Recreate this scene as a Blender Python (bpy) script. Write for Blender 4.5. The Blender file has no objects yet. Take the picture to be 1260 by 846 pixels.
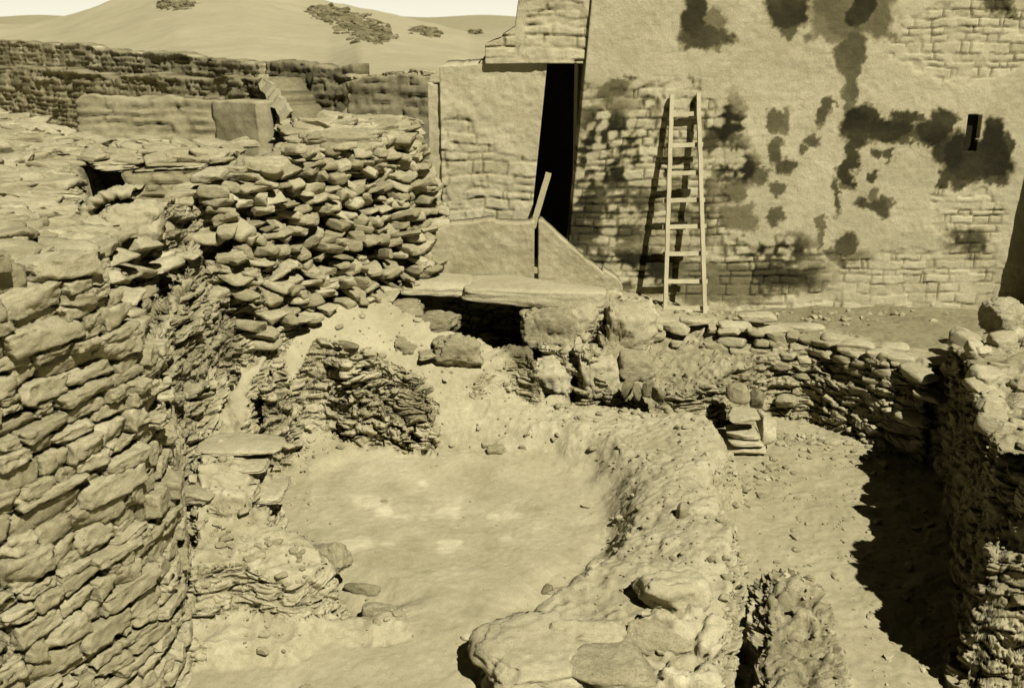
import bpy, math, random
import numpy as np
from math import radians, sin, cos, pi
random.seed(7); R = np.random.RandomState(11)
scene = bpy.context.scene
COL = scene.collection
# ------------------------------------------------------------------ camera, sky, sun
F, CX, CY, PIT, CZ = 1300.0, 630.0, 423.0, radians(17), 3.8
cp, sp = cos(PIT), sin(PIT)
cam = bpy.data.cameras.new("camera"); camo = bpy.data.objects.new("camera", cam); COL.objects.link(camo)
camo.location = (0, 0, CZ); camo.rotation_euler = (pi/2-PIT, 0, 0)
cam.sensor_width = 36; cam.lens = 36*F/1260; cam.clip_start = .05; cam.clip_end = 3000
cam.dof.use_dof = True; cam.dof.focus_distance = 11.5; cam.dof.aperture_fstop = 2.6
scene.camera = camo
SUN = np.array([.57, -1.0, 1.3]); SUN = SUN/np.linalg.norm(SUN)
w = bpy.data.worlds.new("World"); scene.world = w; w.use_nodes = True
nt = w.node_tree; bg = nt.nodes['Background']
sk = nt.nodes.new('ShaderNodeTexSky'); sk.sky_type = 'NISHITA'; sk.sun_disc = False
sk.sun_elevation = math.asin(SUN[2]); sk.sun_rotation = math.atan2(SUN[0], SUN[1]); sk.dust_density = 4; sk.air_density = 1.0
bw = nt.nodes.new('ShaderNodeRGBToBW'); nt.links.new(sk.outputs[0], bw.inputs[0])
# hazy desert sky: bright near the horizon, deeper above
def wmath(op, a, b):
    x = nt.nodes.new('ShaderNodeMath'); x.operation = op
    for i, q in enumerate((a, b)):
        if q is None: continue
        if isinstance(q, (int, float)): x.inputs[i].default_value = q
        else: nt.links.new(q, x.inputs[i])
    return x
wtc = nt.nodes.new('ShaderNodeTexCoord'); sx = nt.nodes.new('ShaderNodeSeparateXYZ'); nt.links.new(wtc.outputs['Generated'], sx.inputs[0])
el = wmath('MULTIPLY', sx.outputs['Z'], 13.0); el2 = wmath('MULTIPLY', el.outputs[0], el.outputs[0]); el3 = wmath('MULTIPLY', el2.outputs[0], -1.0)
ex = wmath('EXPONENT', el3.outputs[0], None); hz_ = wmath('MULTIPLY', ex.outputs[0], 12.0)
lo_ = wmath('MULTIPLY', bw.outputs[0], .018)
pw = wmath('ADD', lo_.outputs[0], hz_.outputs[0])
tn = nt.nodes.new('ShaderNodeVectorMath'); tn.operation = 'SCALE'; tn.inputs[0].default_value = (1, .965, .78)
nt.links.new(pw.outputs[0], tn.inputs['Scale']); nt.links.new(tn.outputs[0], bg.inputs[0])
bg.inputs[1].default_value = .05
sl = bpy.data.lights.new("sun", 'SUN'); so = bpy.data.objects.new("sun", sl); COL.objects.link(so)
sl.energy = 5.0; sl.angle = radians(.5); sl.color = (1, .96, .88)
from mathutils import Vector, Matrix
so.rotation_euler = Vector(SUN).to_track_quat('Z', 'Y').to_euler(); so.location = (10, -10, 20)
vs = scene.view_settings; vs.view_transform = 'Standard'; vs.look = 'None'; vs.gamma = 1; vs.use_curve_mapping = False
vs.exposure = 0.66
scene.cycles.diffuse_bounces = 1; scene.cycles.max_bounces = 4

# ------------------------------------------------------------------ projection helpers (design time)
def ray(px, py):
    u = (px-CX)/F; v = (CY-py)/F
    return u, cp+v*sp, -sp+v*cp
def G(px, py, z):
    a, b, c = ray(px, py); t = (z-CZ)/c
    return (a*t, b*t, z)
def PY(px, py, Y):
    a, b, c = ray(px, py); t = Y/b
    return (a*t, Y, CZ+c*t)
def proj(X, Y, Z):
    d = Y*cp-(Z-CZ)*sp; up = Y*sp+(Z-CZ)*cp
    return CX+F*X/d, CY-F*up/d
# ------------------------------------------------------------------ noise
def _h(i, j, k, s):
    n = (i*374761393 + j*668265263 + k*2147483647 % 4294967291 + s*974634777) & 0xffffffff
    n = ((n ^ (n >> 13))*1274126177) & 0xffffffff
    n = ((n ^ (n >> 16))*2246822519) & 0xffffffff
    return ((n ^ (n >> 15)) & 0xffffff)/16777215.0
def vnoise(p, s=0):
    f = np.floor(p).astype(np.int64); t = p-f; t = t*t*t*(t*(t*6-15)+10)
    i, j, k = f[:, 0], f[:, 1], f[:, 2]; r = 0
    for a in (0, 1):
        for b in (0, 1):
            for c in (0, 1):
                wgt = (t[:, 0] if a else 1-t[:, 0])*(t[:, 1] if b else 1-t[:, 1])*(t[:, 2] if c else 1-t[:, 2])
                r = r+wgt*_h(i+a, j+b, k+c*7, s)
    return r*2-1
def fbm(p, sc, octv=4, s=0, gain=.5):
    r = 0; a = 1; tot = 0; q = p*sc
    for o in range(octv):
        r = r+a*vnoise(q+o*17.3, s+o); tot += a; a *= gain; q = q*2.03
    return r/tot
def worley(p, s=0):
    f = np.floor(p).astype(np.int64); F1 = np.full(len(p), 9.); F2 = F1.copy(); idv = np.zeros(len(p))
    for a in (-1, 0, 1):
        for b in (-1, 0, 1):
            for c in (-1, 0, 1):
                i, j, k = f[:, 0]+a, f[:, 1]+b, f[:, 2]+c; k7 = k*7
                q = np.stack([i+_h(i, j, k7, s), j+_h(i, j, k7, s+1), k+_h(i, j, k7, s+2)], 1)
                d = np.sqrt(((q-p)**2).sum(1)); m = d < F1
                F2 = np.where(m, F1, np.minimum(F2, d)); F1 = np.where(m, d, F1)
                idv = np.where(m, _h(i, j, k7, s+5), idv)
    return F1, F2, idv
def sstep(a, b, x):
    t = np.clip((x-a)/(b-a), 0, 1); return t*t*(3-2*t)
# ------------------------------------------------------------------ object helpers
def tag(o, label=None, cat=None, group=None, kind=None):
    for k, v in (('label', label), ('category', cat), ('group', group), ('kind', kind)):
        if v: o[k] = v
    return o
def build(name, V, faces, mat, parent=None, tone=None, smooth=False, origin=None):
    """faces: ndarray (n,4) or list of ndarrays of quads / tris"""
    V = np.asarray(V, float)
    if origin is None:
        origin = parent['_o'] if parent is not None else ((V[:, 0].min()+V[:, 0].max())/2, (V[:, 1].min()+V[:, 1].max())/2, V[:, 2].min())
        origin = np.array(list(origin))
    me = bpy.data.meshes.new(name)
    L = V-origin; fl = faces if isinstance(faces, list) else [faces]
    loops = np.concatenate([f.ravel() for f in fl]); cnt = np.concatenate([np.full(len(f), f.shape[1]) for f in fl])
    st = np.concatenate([[0], np.cumsum(cnt)[:-1]])
    me.vertices.add(len(L)); me.vertices.foreach_set('co', L.ravel())
    me.loops.add(len(loops)); me.loops.foreach_set('vertex_index', loops.astype(np.int32))
    me.polygons.add(len(cnt)); me.polygons.foreach_set('loop_start', st.astype(np.int32)); me.polygons.foreach_set('loop_total', cnt.astype(np.int32))
    me.polygons.foreach_set('use_smooth', np.full(len(cnt), smooth))
    at = me.attributes.new('tone', 'FLOAT', 'POINT')
    at.data.foreach_set('value', np.ones(len(L)) if tone is None else np.broadcast_to(np.asarray(tone, float), (len(L),)).copy())
    me.update(calc_edges=True); me.validate()
    me.materials.append(mat)
    o = bpy.data.objects.new(name, me); COL.objects.link(o)
    if parent is not None: o.parent = parent
    else: o.location = origin
    return o
def empty(name, loc, *a, **k):
    o = bpy.data.objects.new(name, None); o.empty_display_size = .1; COL.objects.link(o); o.location = loc; o['_o'] = list(map(float, loc))
    return tag(o, *a, **k)
# ------------------------------------------------------------------ materials (sepia toned like the print)
def stone_mat(name, c, var=.25, bump=.6, scale=1.0, dark=.35, layered=False, speck=.25, bdist=.02):
    """c = base grey level; tint is the print's olive sepia"""
    m = bpy.data.materials.new(name); m.use_nodes = True; n = m.node_tree; N = n.nodes; Lk = n.links
    b = N['Principled BSDF']; b.inputs['Roughness'].default_value = .95; b.inputs['Specular IOR Level'].default_value = .12
    tc = N.new('ShaderNodeTexCoord'); mp = N.new('ShaderNodeMapping'); Lk.new(tc.outputs['Object'], mp.inputs[0])
    if layered: mp.inputs['Scale'].default_value = (1, 1, 1.7)
    def noise(s, d, r=.55):
        x = N.new('ShaderNodeTexNoise'); x.inputs['Scale'].default_value = s*scale; x.inputs['Detail'].default_value = d; x.inputs['Roughness'].default_value = r
        Lk.new(mp.outputs[0], x.inputs['Vector']); return x
    def math_(op, a, bb, cc=None):
        x = N.new('ShaderNodeMath'); x.operation = op
        for i, q in enumerate((a, bb) if cc is None else (a, bb, cc)):
            if isinstance(q, (int, float)): x.inputs[i].default_value = q
            else: Lk.new(q, x.inputs[i])
        return x.outputs[0]
    n1 = noise(1.6, 5); n2 = noise(13, 6, .65); n3 = noise(75, 3, .7)
    def mr(o, a, bb):
        x = N.new('ShaderNodeMapRange'); x.inputs[1].default_value = .3; x.inputs[2].default_value = .7
        x.inputs[3].default_value = a; x.inputs[4].default_value = bb; Lk.new(o, x.inputs[0]); return x.outputs[0]
    f = math_('MULTIPLY', mr(n1.outputs[0], 1-var, 1+var), mr(n2.outputs[0], 1-var, 1+var*.8))
    f = math_('MULTIPLY', f, mr(n3.outputs[0], 1-speck, 1+speck))
    vo = N.new('ShaderNodeTexVoronoi'); vo.inputs['Scale'].default_value = 28*scale; Lk.new(mp.outputs[0], vo.inputs['Vector'])
    pit = N.new('ShaderNodeMapRange'); pit.inputs[1].default_value = .06; pit.inputs[2].default_value = .2; pit.inputs[3].default_value = 1-dark; pit.inputs[4].default_value = 1
    Lk.new(vo.outputs['Distance'], pit.inputs[0])
    f = math_('MULTIPLY', f, pit.outputs[0])
    at = N.new('ShaderNodeAttribute'); at.attribute_name = 'tone'
    f = math_('MULTIPLY', f, at.outputs['Fac']); f = math_('MULTIPLY', f, c*.66)
    f = math_('MINIMUM', f, .62)
    cr = N.new('ShaderNodeValToRGB'); e = cr.color_ramp.elements       # luminance -> toned colour
    e[0].position = 0; e[0].color = (.0, .0, .0, 1); e[1].position = 1; e[1].color = (1, .93, .62, 1)
    for p_, col in ((.03, (.031, .027, .0115)), (.10, (.106, .0925, .046)), (.22, (.231, .204, .115)), (.45, (.465, .422, .27))):
        x = e.new(p_); x.color = (*col, 1)
    Lk.new(f, cr.inputs[0]); Lk.new(cr.outputs[0], b.inputs['Base Color'])
    hh = math_('MULTIPLY_ADD', n2.outputs[0], 1.0, math_('MULTIPLY', n3.outputs[0], .35))
    hh = math_('ADD', hh, math_('MULTIPLY', pit.outputs[0], .3))
    bp = N.new('ShaderNodeBump'); bp.inputs['Strength'].default_value = bump; bp.inputs['Distance'].default_value = bdist
    Lk.new(hh, bp.inputs['Height']); Lk.new(bp.outputs[0], b.inputs['Normal'])
    return m
M = dict(
    sand=stone_mat('sand', .40, .10, .5, 1.2, .12, speck=.16, bdist=.012),
    earth=stone_mat('earth', .33, .22, .9, 1.0, .3, bdist=.02),
    rock=stone_mat('rock', .37, .2, 1., 1.0, .35, layered=True, bdist=.025),
    stone=stone_mat('dry_stone', .40, .2, .9, 1.3, .3, layered=True, bdist=.015),
    plaster=stone_mat('mud_plaster', .43, .13, .8, 1.1, .22, speck=.18, bdist=.018),
    facade=stone_mat('facade_plaster', .47, .10, .75, .9, .18, speck=.16, bdist=.02),
    brick=stone_mat('mud_brick', .27, .2, .8, .8, .3),
    wood=stone_mat('bleached_wood', .50, .1, .3, 3., .1, layered=False, bdist=.004),
    dune=stone_mat('dune_sand', .43, .07, .3, .12, .05, speck=.06, bdist=.05),
    scrub=stone_mat('dark_outcrop', .2, .3, .8, .5, .3),
    dark=stone_mat('interior_shade', .05, .2, .3),  # near-black colour standing in for the shade inside openings
)
# ------------------------------------------------------------------ stones
def cube_grid(n, nz=None):
    nz = nz or n; d = {}; V = []; Fc = []
    def vid(p):
        k = tuple(np.round(p, 5))
        if k not in d: d[k] = len(V); V.append(p)
        return d[k]
    seg = (n, n, nz)
    for ax in range(3):
        for sgn in (-1, 1):
            a, b = [x for x in range(3) if x != ax]
            for i in range(seg[a]):
                for j in range(seg[b]):
                    q = []
                    for (di, dj) in ((0, 0), (1, 0), (1, 1), (0, 1)):
                        p = [0, 0, 0]; p[ax] = sgn; p[a] = -1+2*(i+di)/seg[a]; p[b] = -1+2*(j+dj)/seg[b]; q.append(vid(tuple(p)))
                    if (sgn < 0) ^ (ax == 1): q = q[::-1]
                    Fc.append(q)
    return np.array(V, float), np.array(Fc)
CG = {k: cube_grid(*k) for k in ((3, 3), (4, 3), (8, 5), (12, 7), (16, 9), (26, 16))}
def make_stone(key=(4, 3), seed=0, p=5., clips=7, rough=.08, clipd=.95, tp=1.):
    V, Fc = CG[key]; V = V.copy(); rs = np.random.RandomState(seed)
    V = np.sign(V)*np.abs(V)**.8
    r = (np.abs(V)**p).sum(1)**(1/p); V = V/r[:, None]
    V[:, 2] *= 1+.28*tp*rs.uniform(-1, 1)*V[:, 0]; V[:, 0] += .22*tp*rs.uniform(-1, 1)*V[:, 2]; V[:, 1] *= 1+.2*tp*rs.uniform(-1, 1)*V[:, 0]
    for _ in range(clips):
        n = rs.normal(size=3); n /= np.linalg.norm(n); c = clipd*(.78+.5*rs.rand())
        d = V@n-c; V = V-np.clip(d, 0, None)[:, None]*n
    nrm = V/np.linalg.norm(V, axis=1)[:, None]
    V = V+nrm*(fbm(V+seed*3.1, 1.1, 2, seed)*rough*.6+fbm(V*np.array([1, 1, 1.6])+seed, 4.5, 3, seed+3)*rough*.45)[:, None]
    return V, Fc
LIB = {}
def lib(key, kind='s', n=14):
    if (key, kind) not in LIB:
        LIB[(key, kind)] = [make_stone(key, 100+i, p=dict(s=5, b=14, w=30)[kind], clips=dict(s=11, b=10, w=9)[kind], rough=dict(s=.12, b=.12, w=.10)[kind], clipd=dict(s=.9, b=1.05, w=1.25)[kind], tp=dict(s=1, b=1, w=.45)[kind]) for i in range(n)]
    return LIB[(key, kind)]
def rotm(yaw, tx=0, ty=0):
    return np.array(Matrix.Rotation(yaw, 3, 'Z') @ Matrix.Rotation(tx, 3, 'X') @ Matrix.Rotation(ty, 3, 'Y'))
class Batch:
    def __init__(s): s.V = []; s.F = []; s.T = []; s.n = 0
    def add(s, V, Fc, t=1.0):
        s.V.append(V); s.F.append(Fc+s.n); s.T.append(np.full(len(V), t)); s.n += len(V)
    def stone(s, loc, size, rot, key=(4, 3), kind='s', t=1.0, fine=0.):
        V, Fc = random.choice(lib(key, kind)); V = V*(np.array(size)/2)@rot.T+np.array(loc)
        if fine: V = V+fine*.6*np.stack([fbm(V, 20, 3, 60+i) for i in range(3)], 1)
        s.add(V, Fc, t)
    def out(s, name, mat, parent=None, smooth=False):
        return build(name, np.concatenate(s.V), np.concatenate(s.F), mat, parent, np.concatenate(s.T), smooth)
def rock_thing(name, loc, size, rot, label, cat, mat='rock', key=(26, 16), seed=1, p=5, clips=9, rough=.12, tone=1., group=None, lay=.05, clipd=.95):
    V, Fc = make_stone(key, seed, p=p, clips=clips, rough=rough, clipd=clipd); V = V*(np.array(size)/2)@rot.T+np.array(loc)
    c = V-np.array(loc); nr = c/np.linalg.norm(c, axis=1)[:, None]
    q = V*np.array([5, 5, 9.])+np.stack([fbm(V, 3, 3, 5+i) for i in range(3)], 1)*1.1; f1, f2, iv = worley(q, seed)
    V = V+nr*((fbm(V, 5, 5, seed)*.35*lay/.05*.06+((iv-.5)*.10+(sstep(0, .2, f2-f1)-1)*.06)*min(1, lay/.08))*min(min(size), .5))[:, None]
    return tag(build(name, V, Fc, M[mat], None, tone, True), label, cat, group)
# ------------------------------------------------------------------ terrain heightfield of the dig
def inpoly(x, y, P):
    r = np.zeros(x.shape, bool); n = len(P); j = n-1
    for i in range(n):
        xi, yi = P[i]; xj, yj = P[j]
        c = ((yi > y) != (yj > y)) & (x < (xj-xi)*(y-yi)/((yj-yi) or 1e-12)+xi); r ^= c; j = i
    return r
def sdist(x, y, P):
    d = np.full(x.shape, 1e9)
    for i in range(len(P)):
        ax, ay = P[i]; bx, by = P[(i+1) % len(P)]; ex, ey = bx-ax, by-ay; L = ex*ex+ey*ey+1e-12
        t = np.clip(((x-ax)*ex+(y-ay)*ey)/L, 0, 1); d = np.minimum(d, np.hypot(x-ax-t*ex, y-ay-t*ey))
    return np.where(inpoly(x, y, P), d, -d)
def rbf(pts, x, y):
    P = np.array(pts, float); n = len(P)
    A = np.zeros((n+1, n+1)); A[:n, :n] = -np.hypot(P[:, 0][:, None]-P[:, 0], P[:, 1][:, None]-P[:, 1])+np.eye(n)*1e-3*-1
    A[:n, n] = 1; A[n, :n] = 1
    wv = np.linalg.solve(A, np.append(P[:, 2], 0)); r = np.full(x.shape, wv[n])
    for i in range(n): r = r-wv[i]*np.hypot(x-P[i, 0], y-P[i, 1])
    return r
def axis(a, b, c0, c1, fine, coarse):
    out = [c0]; s = fine
    while out[-1] < c1: out.append(out[-1]+fine)
    s = fine
    while out[-1] < b: s = min(s*1.06, coarse); out.append(out[-1]+s)
    s = fine; pre = [c0]
    while pre[-1] > a: s = min(s*1.06, coarse); pre.append(pre[-1]-s)
    return np.array(pre[:0:-1]+out)
XS = axis(-13, 9, -4.6, 6.3, .021, .12); YS = axis(4.0, 24, 5.6, 14.6, .021, .12)
GX, GY = np.meshgrid(XS, YS, indexing='ij'); gx, gy = GX.ravel(), GY.ravel()
P0 = np.stack([gx, gy, gx*0], 1)
wx = fbm(P0, 2.2, 4, 5)*.10; wy = fbm(P0, 2.2, 4, 9)*.10             # ragged outlines
wx2 = fbm(P0, 8, 2, 15)*.012; wy2 = fbm(P0, 8, 2, 19)*.012
hx, hy = gx+wx+wx2, gy+wy+wy2
Z = np.interp(gy, [4, 7, 9, 11.5, 13], [-1.5, -1.38, -1.2, -1.0, -.95])
LAB = np.zeros(gx.shape, int); TONE = np.ones(gx.shape)*.92; ROCK = np.full(gx.shape, .12)
def cv(p):   # ('p',X,Y,z) or (px,py,z)
    return (p[1], p[2], p[3]) if p[0] == 'p' else G(*p)
def patch(poly, ext=(), w=.06, lab=0, tone=None, rock=None, mode='set', warp=1., thr=.5, wmin=.075):
    global Z, LAB, TONE, ROCK
    w = max(w, wmin)
    P3 = [cv(p) for p in poly]; E = [cv(p) for p in ext]; P2 = [(p[0], p[1]) for p in P3]
    x = gx+(hx-gx)*warp; y = gy+(hy-gy)*warp
    xa = min(p[0] for p in P2)-w-.3; xb = max(p[0] for p in P2)+w+.3; ya = min(p[1] for p in P2)-w-.3; yb = max(p[1] for p in P2)+w+.3
    m = np.where((gx > xa) & (gx < xb) & (gy > ya) & (gy < yb))[0]
    sd = sdist(x[m], y[m], P2); a = sstep(-w, w, sd); k = a > 0; m = m[k]; a = a[k]; sd = sd[k]
    zp = rbf(P3+E, gx[m], gy[m])
    if mode == 'max': zn = np.maximum(Z[m], Z[m]*(1-a)+zp*a)
    elif mode == 'min': zn = np.minimum(Z[m], Z[m]*(1-a)+zp*a)
    elif mode == 'add': zn = Z[m]+zp*a
    else: zn = Z[m]*(1-a)+zp*a
    Z[m] = zn; inn = m[a > thr]
    if lab is not None: LAB[inn] = lab
    if tone is not None: TONE[m] = TONE[m]*(1-a)+tone*a
    if rock is not None:
        if w > .25: ROCK[m] = ROCK[m]*(1-a)+rock*a
        else: ROCK[m] = np.maximum(ROCK[m]*(a < .999), rock*(a > 0))
GROUND, BASIN, LEFTW, RETAIN, RIGHTW, LUMP, PLAT, RUIN, STEPS, BFLOOR = range(10)
# back terrace in front of the building
patch([(430, 345, .6), (520, 352, .45), (600, 366, .36), (705, 376, .28), (760, 398, .02), (870, 404, 0), (1000, 418, -.02), (1075, 436, 0), (1140, 458, .02),
       (1200, 440, .02), ('p', 8.8, 11.5, 0), ('p', 8.8, 17, -.25), ('p', -3, 17, .4)],
      [(840, 384, -.07), ('p', 3, 15, -.27), ('p', 6, 15, -.27), ('p', .5, 14.6, .3)], w=.05, lab=GROUND, tone=.9, rock=.18)
# eroded mass carrying the blocks right of the hollow
patch([('p', .15, 13.15, .3), ('p', .75, 12.98, .26), ('p', 1.3, 12.85, .16), ('p', 1.95, 12.75, .05), ('p', 2.0, 14.3, .1), ('p', .15, 14.2, .42)], w=.08, lab=PLAT, tone=1.0, rock=.8)
patch([('p', .25, 12.75, -.12), ('p', .8, 12.6, -.15), ('p', 1.35, 12.5, -.2), ('p', 1.8, 12.4, -.3), ('p', 1.9, 12.9, -.2), ('p', .25, 13.2, -.1)], w=.12, lab=PLAT, tone=1.05, rock=.9)
# stone kerb along the terrace edge
patch([(760, 384, .04), (870, 388, .04), (1000, 404, .0), (1080, 424, .03), (1150, 448, .05), (1150, 462, .02), (1080, 446, .0), (1000, 425, -.03), (940, 440, -.2), (880, 470, -.4), (800, 500, -.72), (740, 480, -.6), (725, 420, .0)],
      w=.05, lab=RETAIN, tone=1.0, rock=.55)
# darker earth strip between kerb and facade
patch([(900, 392, -.08), (1000, 398, -.1), (1120, 432, -.06), (1215, 405, -.1), (1225, 380, -.26), (880, 380, -.27)], w=.08, lab=GROUND, tone=.62, rock=.2, mode='set')
# central sand slope between left wall and vaulted hollow
patch([(235, 560, -.2), (262, 470, .1), (330, 400, .4), (430, 350, .6), (480, 340, .62), (540, 352, .45), (590, 405, .02), (655, 440, -.05), (700, 470, -.5), (700, 500, -.7), (540, 500, -.55), (420, 560, -.85), (330, 545, -.75)],
      [(400, 390, .36), (460, 380, .34), (520, 430, -.02), (600, 450, -.2)], w=.12, lab=GROUND, tone=1.02, rock=.12)
# plastered platform behind basin
patch([(520, 490, -.5), (600, 480, -.5), (700, 492, -.66), (800, 500, -.66), (885, 505, -.5), (910, 560, -.62), (850, 580, -.6), (760, 560, -.8), (680, 550, -.86), (600, 548, -.95), (520, 545, -.98), (430, 560, -.95), (460, 520, -.75)],
      [(700, 520, -.62), (820, 530, -.58)], w=.16, lab=PLAT, tone=1.06, rock=.22)
# rim of the basin, right side
patch([(700, 530, -.64), (800, 525, -.6), (870, 560, -.6), (890, 620, -.62), (905, 680, -.66), (890, 750, -.8), (890, 900, -1.0), (620, 900, -.98), (650, 740, -.95), (700, 700, -.8), (745, 670, -.86), (765, 630, -.82), (750, 580, -.78)],
      [(820, 600, -.62), (840, 660, -.64), (800, 700, -.70), (760, 760, -.82)], w=.2, lab=BASIN, tone=1.0, rock=.3)
patch([(885, 600, -.6), (905, 640, -.62), (910, 690, -.66), (896, 760, -.8), (892, 900, -1.0), (860, 900, -1.0), (850, 700, -.65), (850, 620, -.62)], w=.08, lab=BASIN, tone=1., rock=.3)
# basin floor
patch([(400, 560, -1.0), (470, 548, -.97), (560, 552, -.98), (660, 556, -1.0), (730, 580, -1.05), (765, 625, -1.08), (752, 668, -1.1), (690, 705, -1.08), (650, 745, -1.08), (600, 900, -1.1), (150, 900, -1.15), (200, 800, -1.12), (360, 770, -1.1), (500, 735, -1.08), (410, 700, -1.12), (385, 640, -1.12), (380, 590, -1.08)],
      [(560, 620, -1.14), (550, 700, -1.12)], w=.30, lab=BFLOOR, tone=1.05, rock=.05, warp=1.6, thr=.6)
# broken masonry face left of the platform : top dips behind a cut face
patch([(322, 468, .05), (352, 445, .2), (385, 425, .3), (420, 432, .22), (470, 440, .1), (530, 470, -.18), (532, 500, -.4), (480, 515, -.62), (420, 525, -.7), (345, 545, -.8), (325, 540, -.75)],
      w=.03, lab=LUMP, tone=.8, rock=.9)
patch([(322, 472, .02), (385, 427, .28), (470, 442, .08), (530, 474, -.2), (530, 452, -.05), (470, 425, .2), (390, 405, .36), (330, 440, .2)], w=.05, lab=GROUND, tone=1.0, rock=.2, warp=.4)
patch([(252, 542, -.22), (268, 485, .0), (296, 435, .18), (330, 404, .4), (345, 415, .33), (330, 445, .12), (314, 478, -.12), (316, 545, -.6), (285, 560, -.5)], w=.09, lab=GROUND, tone=1.05, rock=.04, warp=.6)
# plaster slab and step under the broken face
patch([(360, 530, -.78), (400, 520, -.74), (435, 545, -.86), (380, 575, -.96), (362, 565, -.95)], w=.04, lab=PLAT, tone=.92, rock=.06)
# hollow in the slope
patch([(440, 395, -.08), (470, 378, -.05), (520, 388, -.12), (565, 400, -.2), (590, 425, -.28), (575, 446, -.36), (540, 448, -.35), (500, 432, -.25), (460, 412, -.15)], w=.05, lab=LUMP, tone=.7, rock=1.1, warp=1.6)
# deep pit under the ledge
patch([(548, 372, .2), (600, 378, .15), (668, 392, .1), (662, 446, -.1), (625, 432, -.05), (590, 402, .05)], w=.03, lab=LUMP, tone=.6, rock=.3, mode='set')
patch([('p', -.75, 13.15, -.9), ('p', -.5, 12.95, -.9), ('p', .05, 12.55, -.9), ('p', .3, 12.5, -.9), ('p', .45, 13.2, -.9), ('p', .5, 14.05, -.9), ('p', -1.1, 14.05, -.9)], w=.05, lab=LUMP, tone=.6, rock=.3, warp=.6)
# stepped masonry left of the basin
patch([(228, 560, -.05), (262, 530, .0), (318, 540, -.15), (345, 570, -.28), (345, 640, -.42), (400, 665, -.5), (420, 690, -.55), (395, 712, -.6), (360, 728, -.64), (300, 716, -.5), (225, 735, -.5)],
      w=.04, lab=STEPS, tone=.95, rock=.4)
patch([(228, 560, .05), (262, 530, .08), (320, 545, -.02), (325, 590, -.12), (300, 612, -.15), (228, 612, -.12)], w=.03, lab=STEPS, tone=1.0, rock=.5)
patch([(225, 762, -.9), (300, 748, -.88), (370, 760, -.92), (420, 750, -.95), (495, 742, -.98), (498, 772, -1.02), (400, 776, -1.0), (360, 800, -1.0), (225, 800, -1.0)], w=.05, lab=STEPS, tone=1.0, rock=.3)
# ruin right of the basin
patch([(925, 694, -.86), (965, 688, -.84), (1015, 716, -.88), (1035, 790, -.95), (1040, 900, -1.0), (935, 900, -1.0)], w=.05, lab=RUIN, tone=.95, rock=1.0)
# rim front boulders region
patch([(668, 765, -.78), (760, 745, -.7), (850, 740, -.68), (880, 760, -.75), (860, 800, -.8), (690, 805, -.85)], w=.12, lab=BASIN, tone=1.0, rock=.9)
patch([(600, 790, -.92), (680, 770, -.88), (860, 770, -.85), (880, 900, -1.0), (610, 900, -1.0)], w=.12, lab=BASIN, tone=1.0, rock=.8)
# right hand wall
patch([(1168, 425, .32), (1194, 470, .32), (1204, 540, .28), (1236, 590, .2), (1262, 606, .15), ('p', 8.9, 8.05, .3), ('p', 8.9, 12.2, .4), (1260, 395, .35), (1205, 408, .15)],
      [(1240, 500, .3), (1250, 450, .4)], w=.05, lab=RIGHTW, tone=1.0, rock=.5)
patch([(1206, 655, -.12), (1204, 690, -.16), ('p', 4.0, 7.15, -.05), ('p', 4.12, 7.1, 1.0), ('p', 8.9, 7.1, 1.0), ('p', 8.9, 7.75, 1.0), ('p', 4.12, 7.75, 1.0), ('p', 4.0, 7.7, -.05)], w=.05, lab=RIGHTW, tone=1.1, rock=.7)  # tall end out of frame is added to shade the gap behind
# plateau of rubble behind and left
patch([('p', -3.7, 4.1, 2.6), ('p', -3.3, 5.6, 2.5), ('p', -3.05, 6.5, 2.2), ('p', -3.0, 7.3, 1.9), ('p', -3.2, 8.4, 1.85), ('p', -3.6, 9.6, 1.85), ('p', -3.5, 11.2, 1.95), ('p', -2.95, 12.4, 2.1), ('p', -1.95, 13.6, 2.3), ('p', -1.32, 14.2, 2.4), ('p', -1.25, 15.1, 2.6),
       (430, 133, 2.6), (345, 145, 2.5), (338, 192, 2.15), (260, 200, 2.1), (195, 192, 2.15), (130, 165, 2.3), (0, 128, 2.5), ('p', -14, 17, 2.6), ('p', -14, 4.1, 2.6)],
      [('p', -5, 10, 2.05), (400, 185, 2.3), (450, 160, 2.6), (100, 230, 2.1), ('p', -4.4, 8.5, 2.15), (300, 230, 2.05)], w=.22, lab=LEFTW, tone=.98, rock=.75, thr=.12)
patch([('p', -3.0, 7.2, 1.9), ('p', -3.6, 9.6, 1.75), ('p', -3.5, 11.2, 1.9), ('p', -2.9, 12.4, 1.9), ('p', -2.45, 12.5, .9), ('p', -3.15, 11.2, .6), ('p', -3.2, 9.6, .4), ('p', -2.9, 8.4, .3), ('p', -2.8, 7.6, .2)], w=.12, lab=LEFTW, tone=.98, rock=.8, mode='max')
# drop on the far side of the plateau
# hollow under the arch
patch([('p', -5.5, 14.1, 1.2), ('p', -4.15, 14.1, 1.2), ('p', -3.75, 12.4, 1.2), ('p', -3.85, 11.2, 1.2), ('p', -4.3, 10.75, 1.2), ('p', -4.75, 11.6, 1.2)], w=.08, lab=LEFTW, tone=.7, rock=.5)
# narrow black slit and crevice between the blocks
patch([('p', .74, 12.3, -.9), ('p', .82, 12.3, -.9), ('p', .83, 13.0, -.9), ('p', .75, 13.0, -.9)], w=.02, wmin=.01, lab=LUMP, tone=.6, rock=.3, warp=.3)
patch([('p', 1.0, 12.75, -.3), ('p', 1.12, 12.7, -.3), ('p', 1.15, 13.2, -.3), ('p', 1.02, 13.2, -.3)], w=.02, wmin=.01, lab=LUMP, tone=.6, rock=.3, warp=.6)
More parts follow.
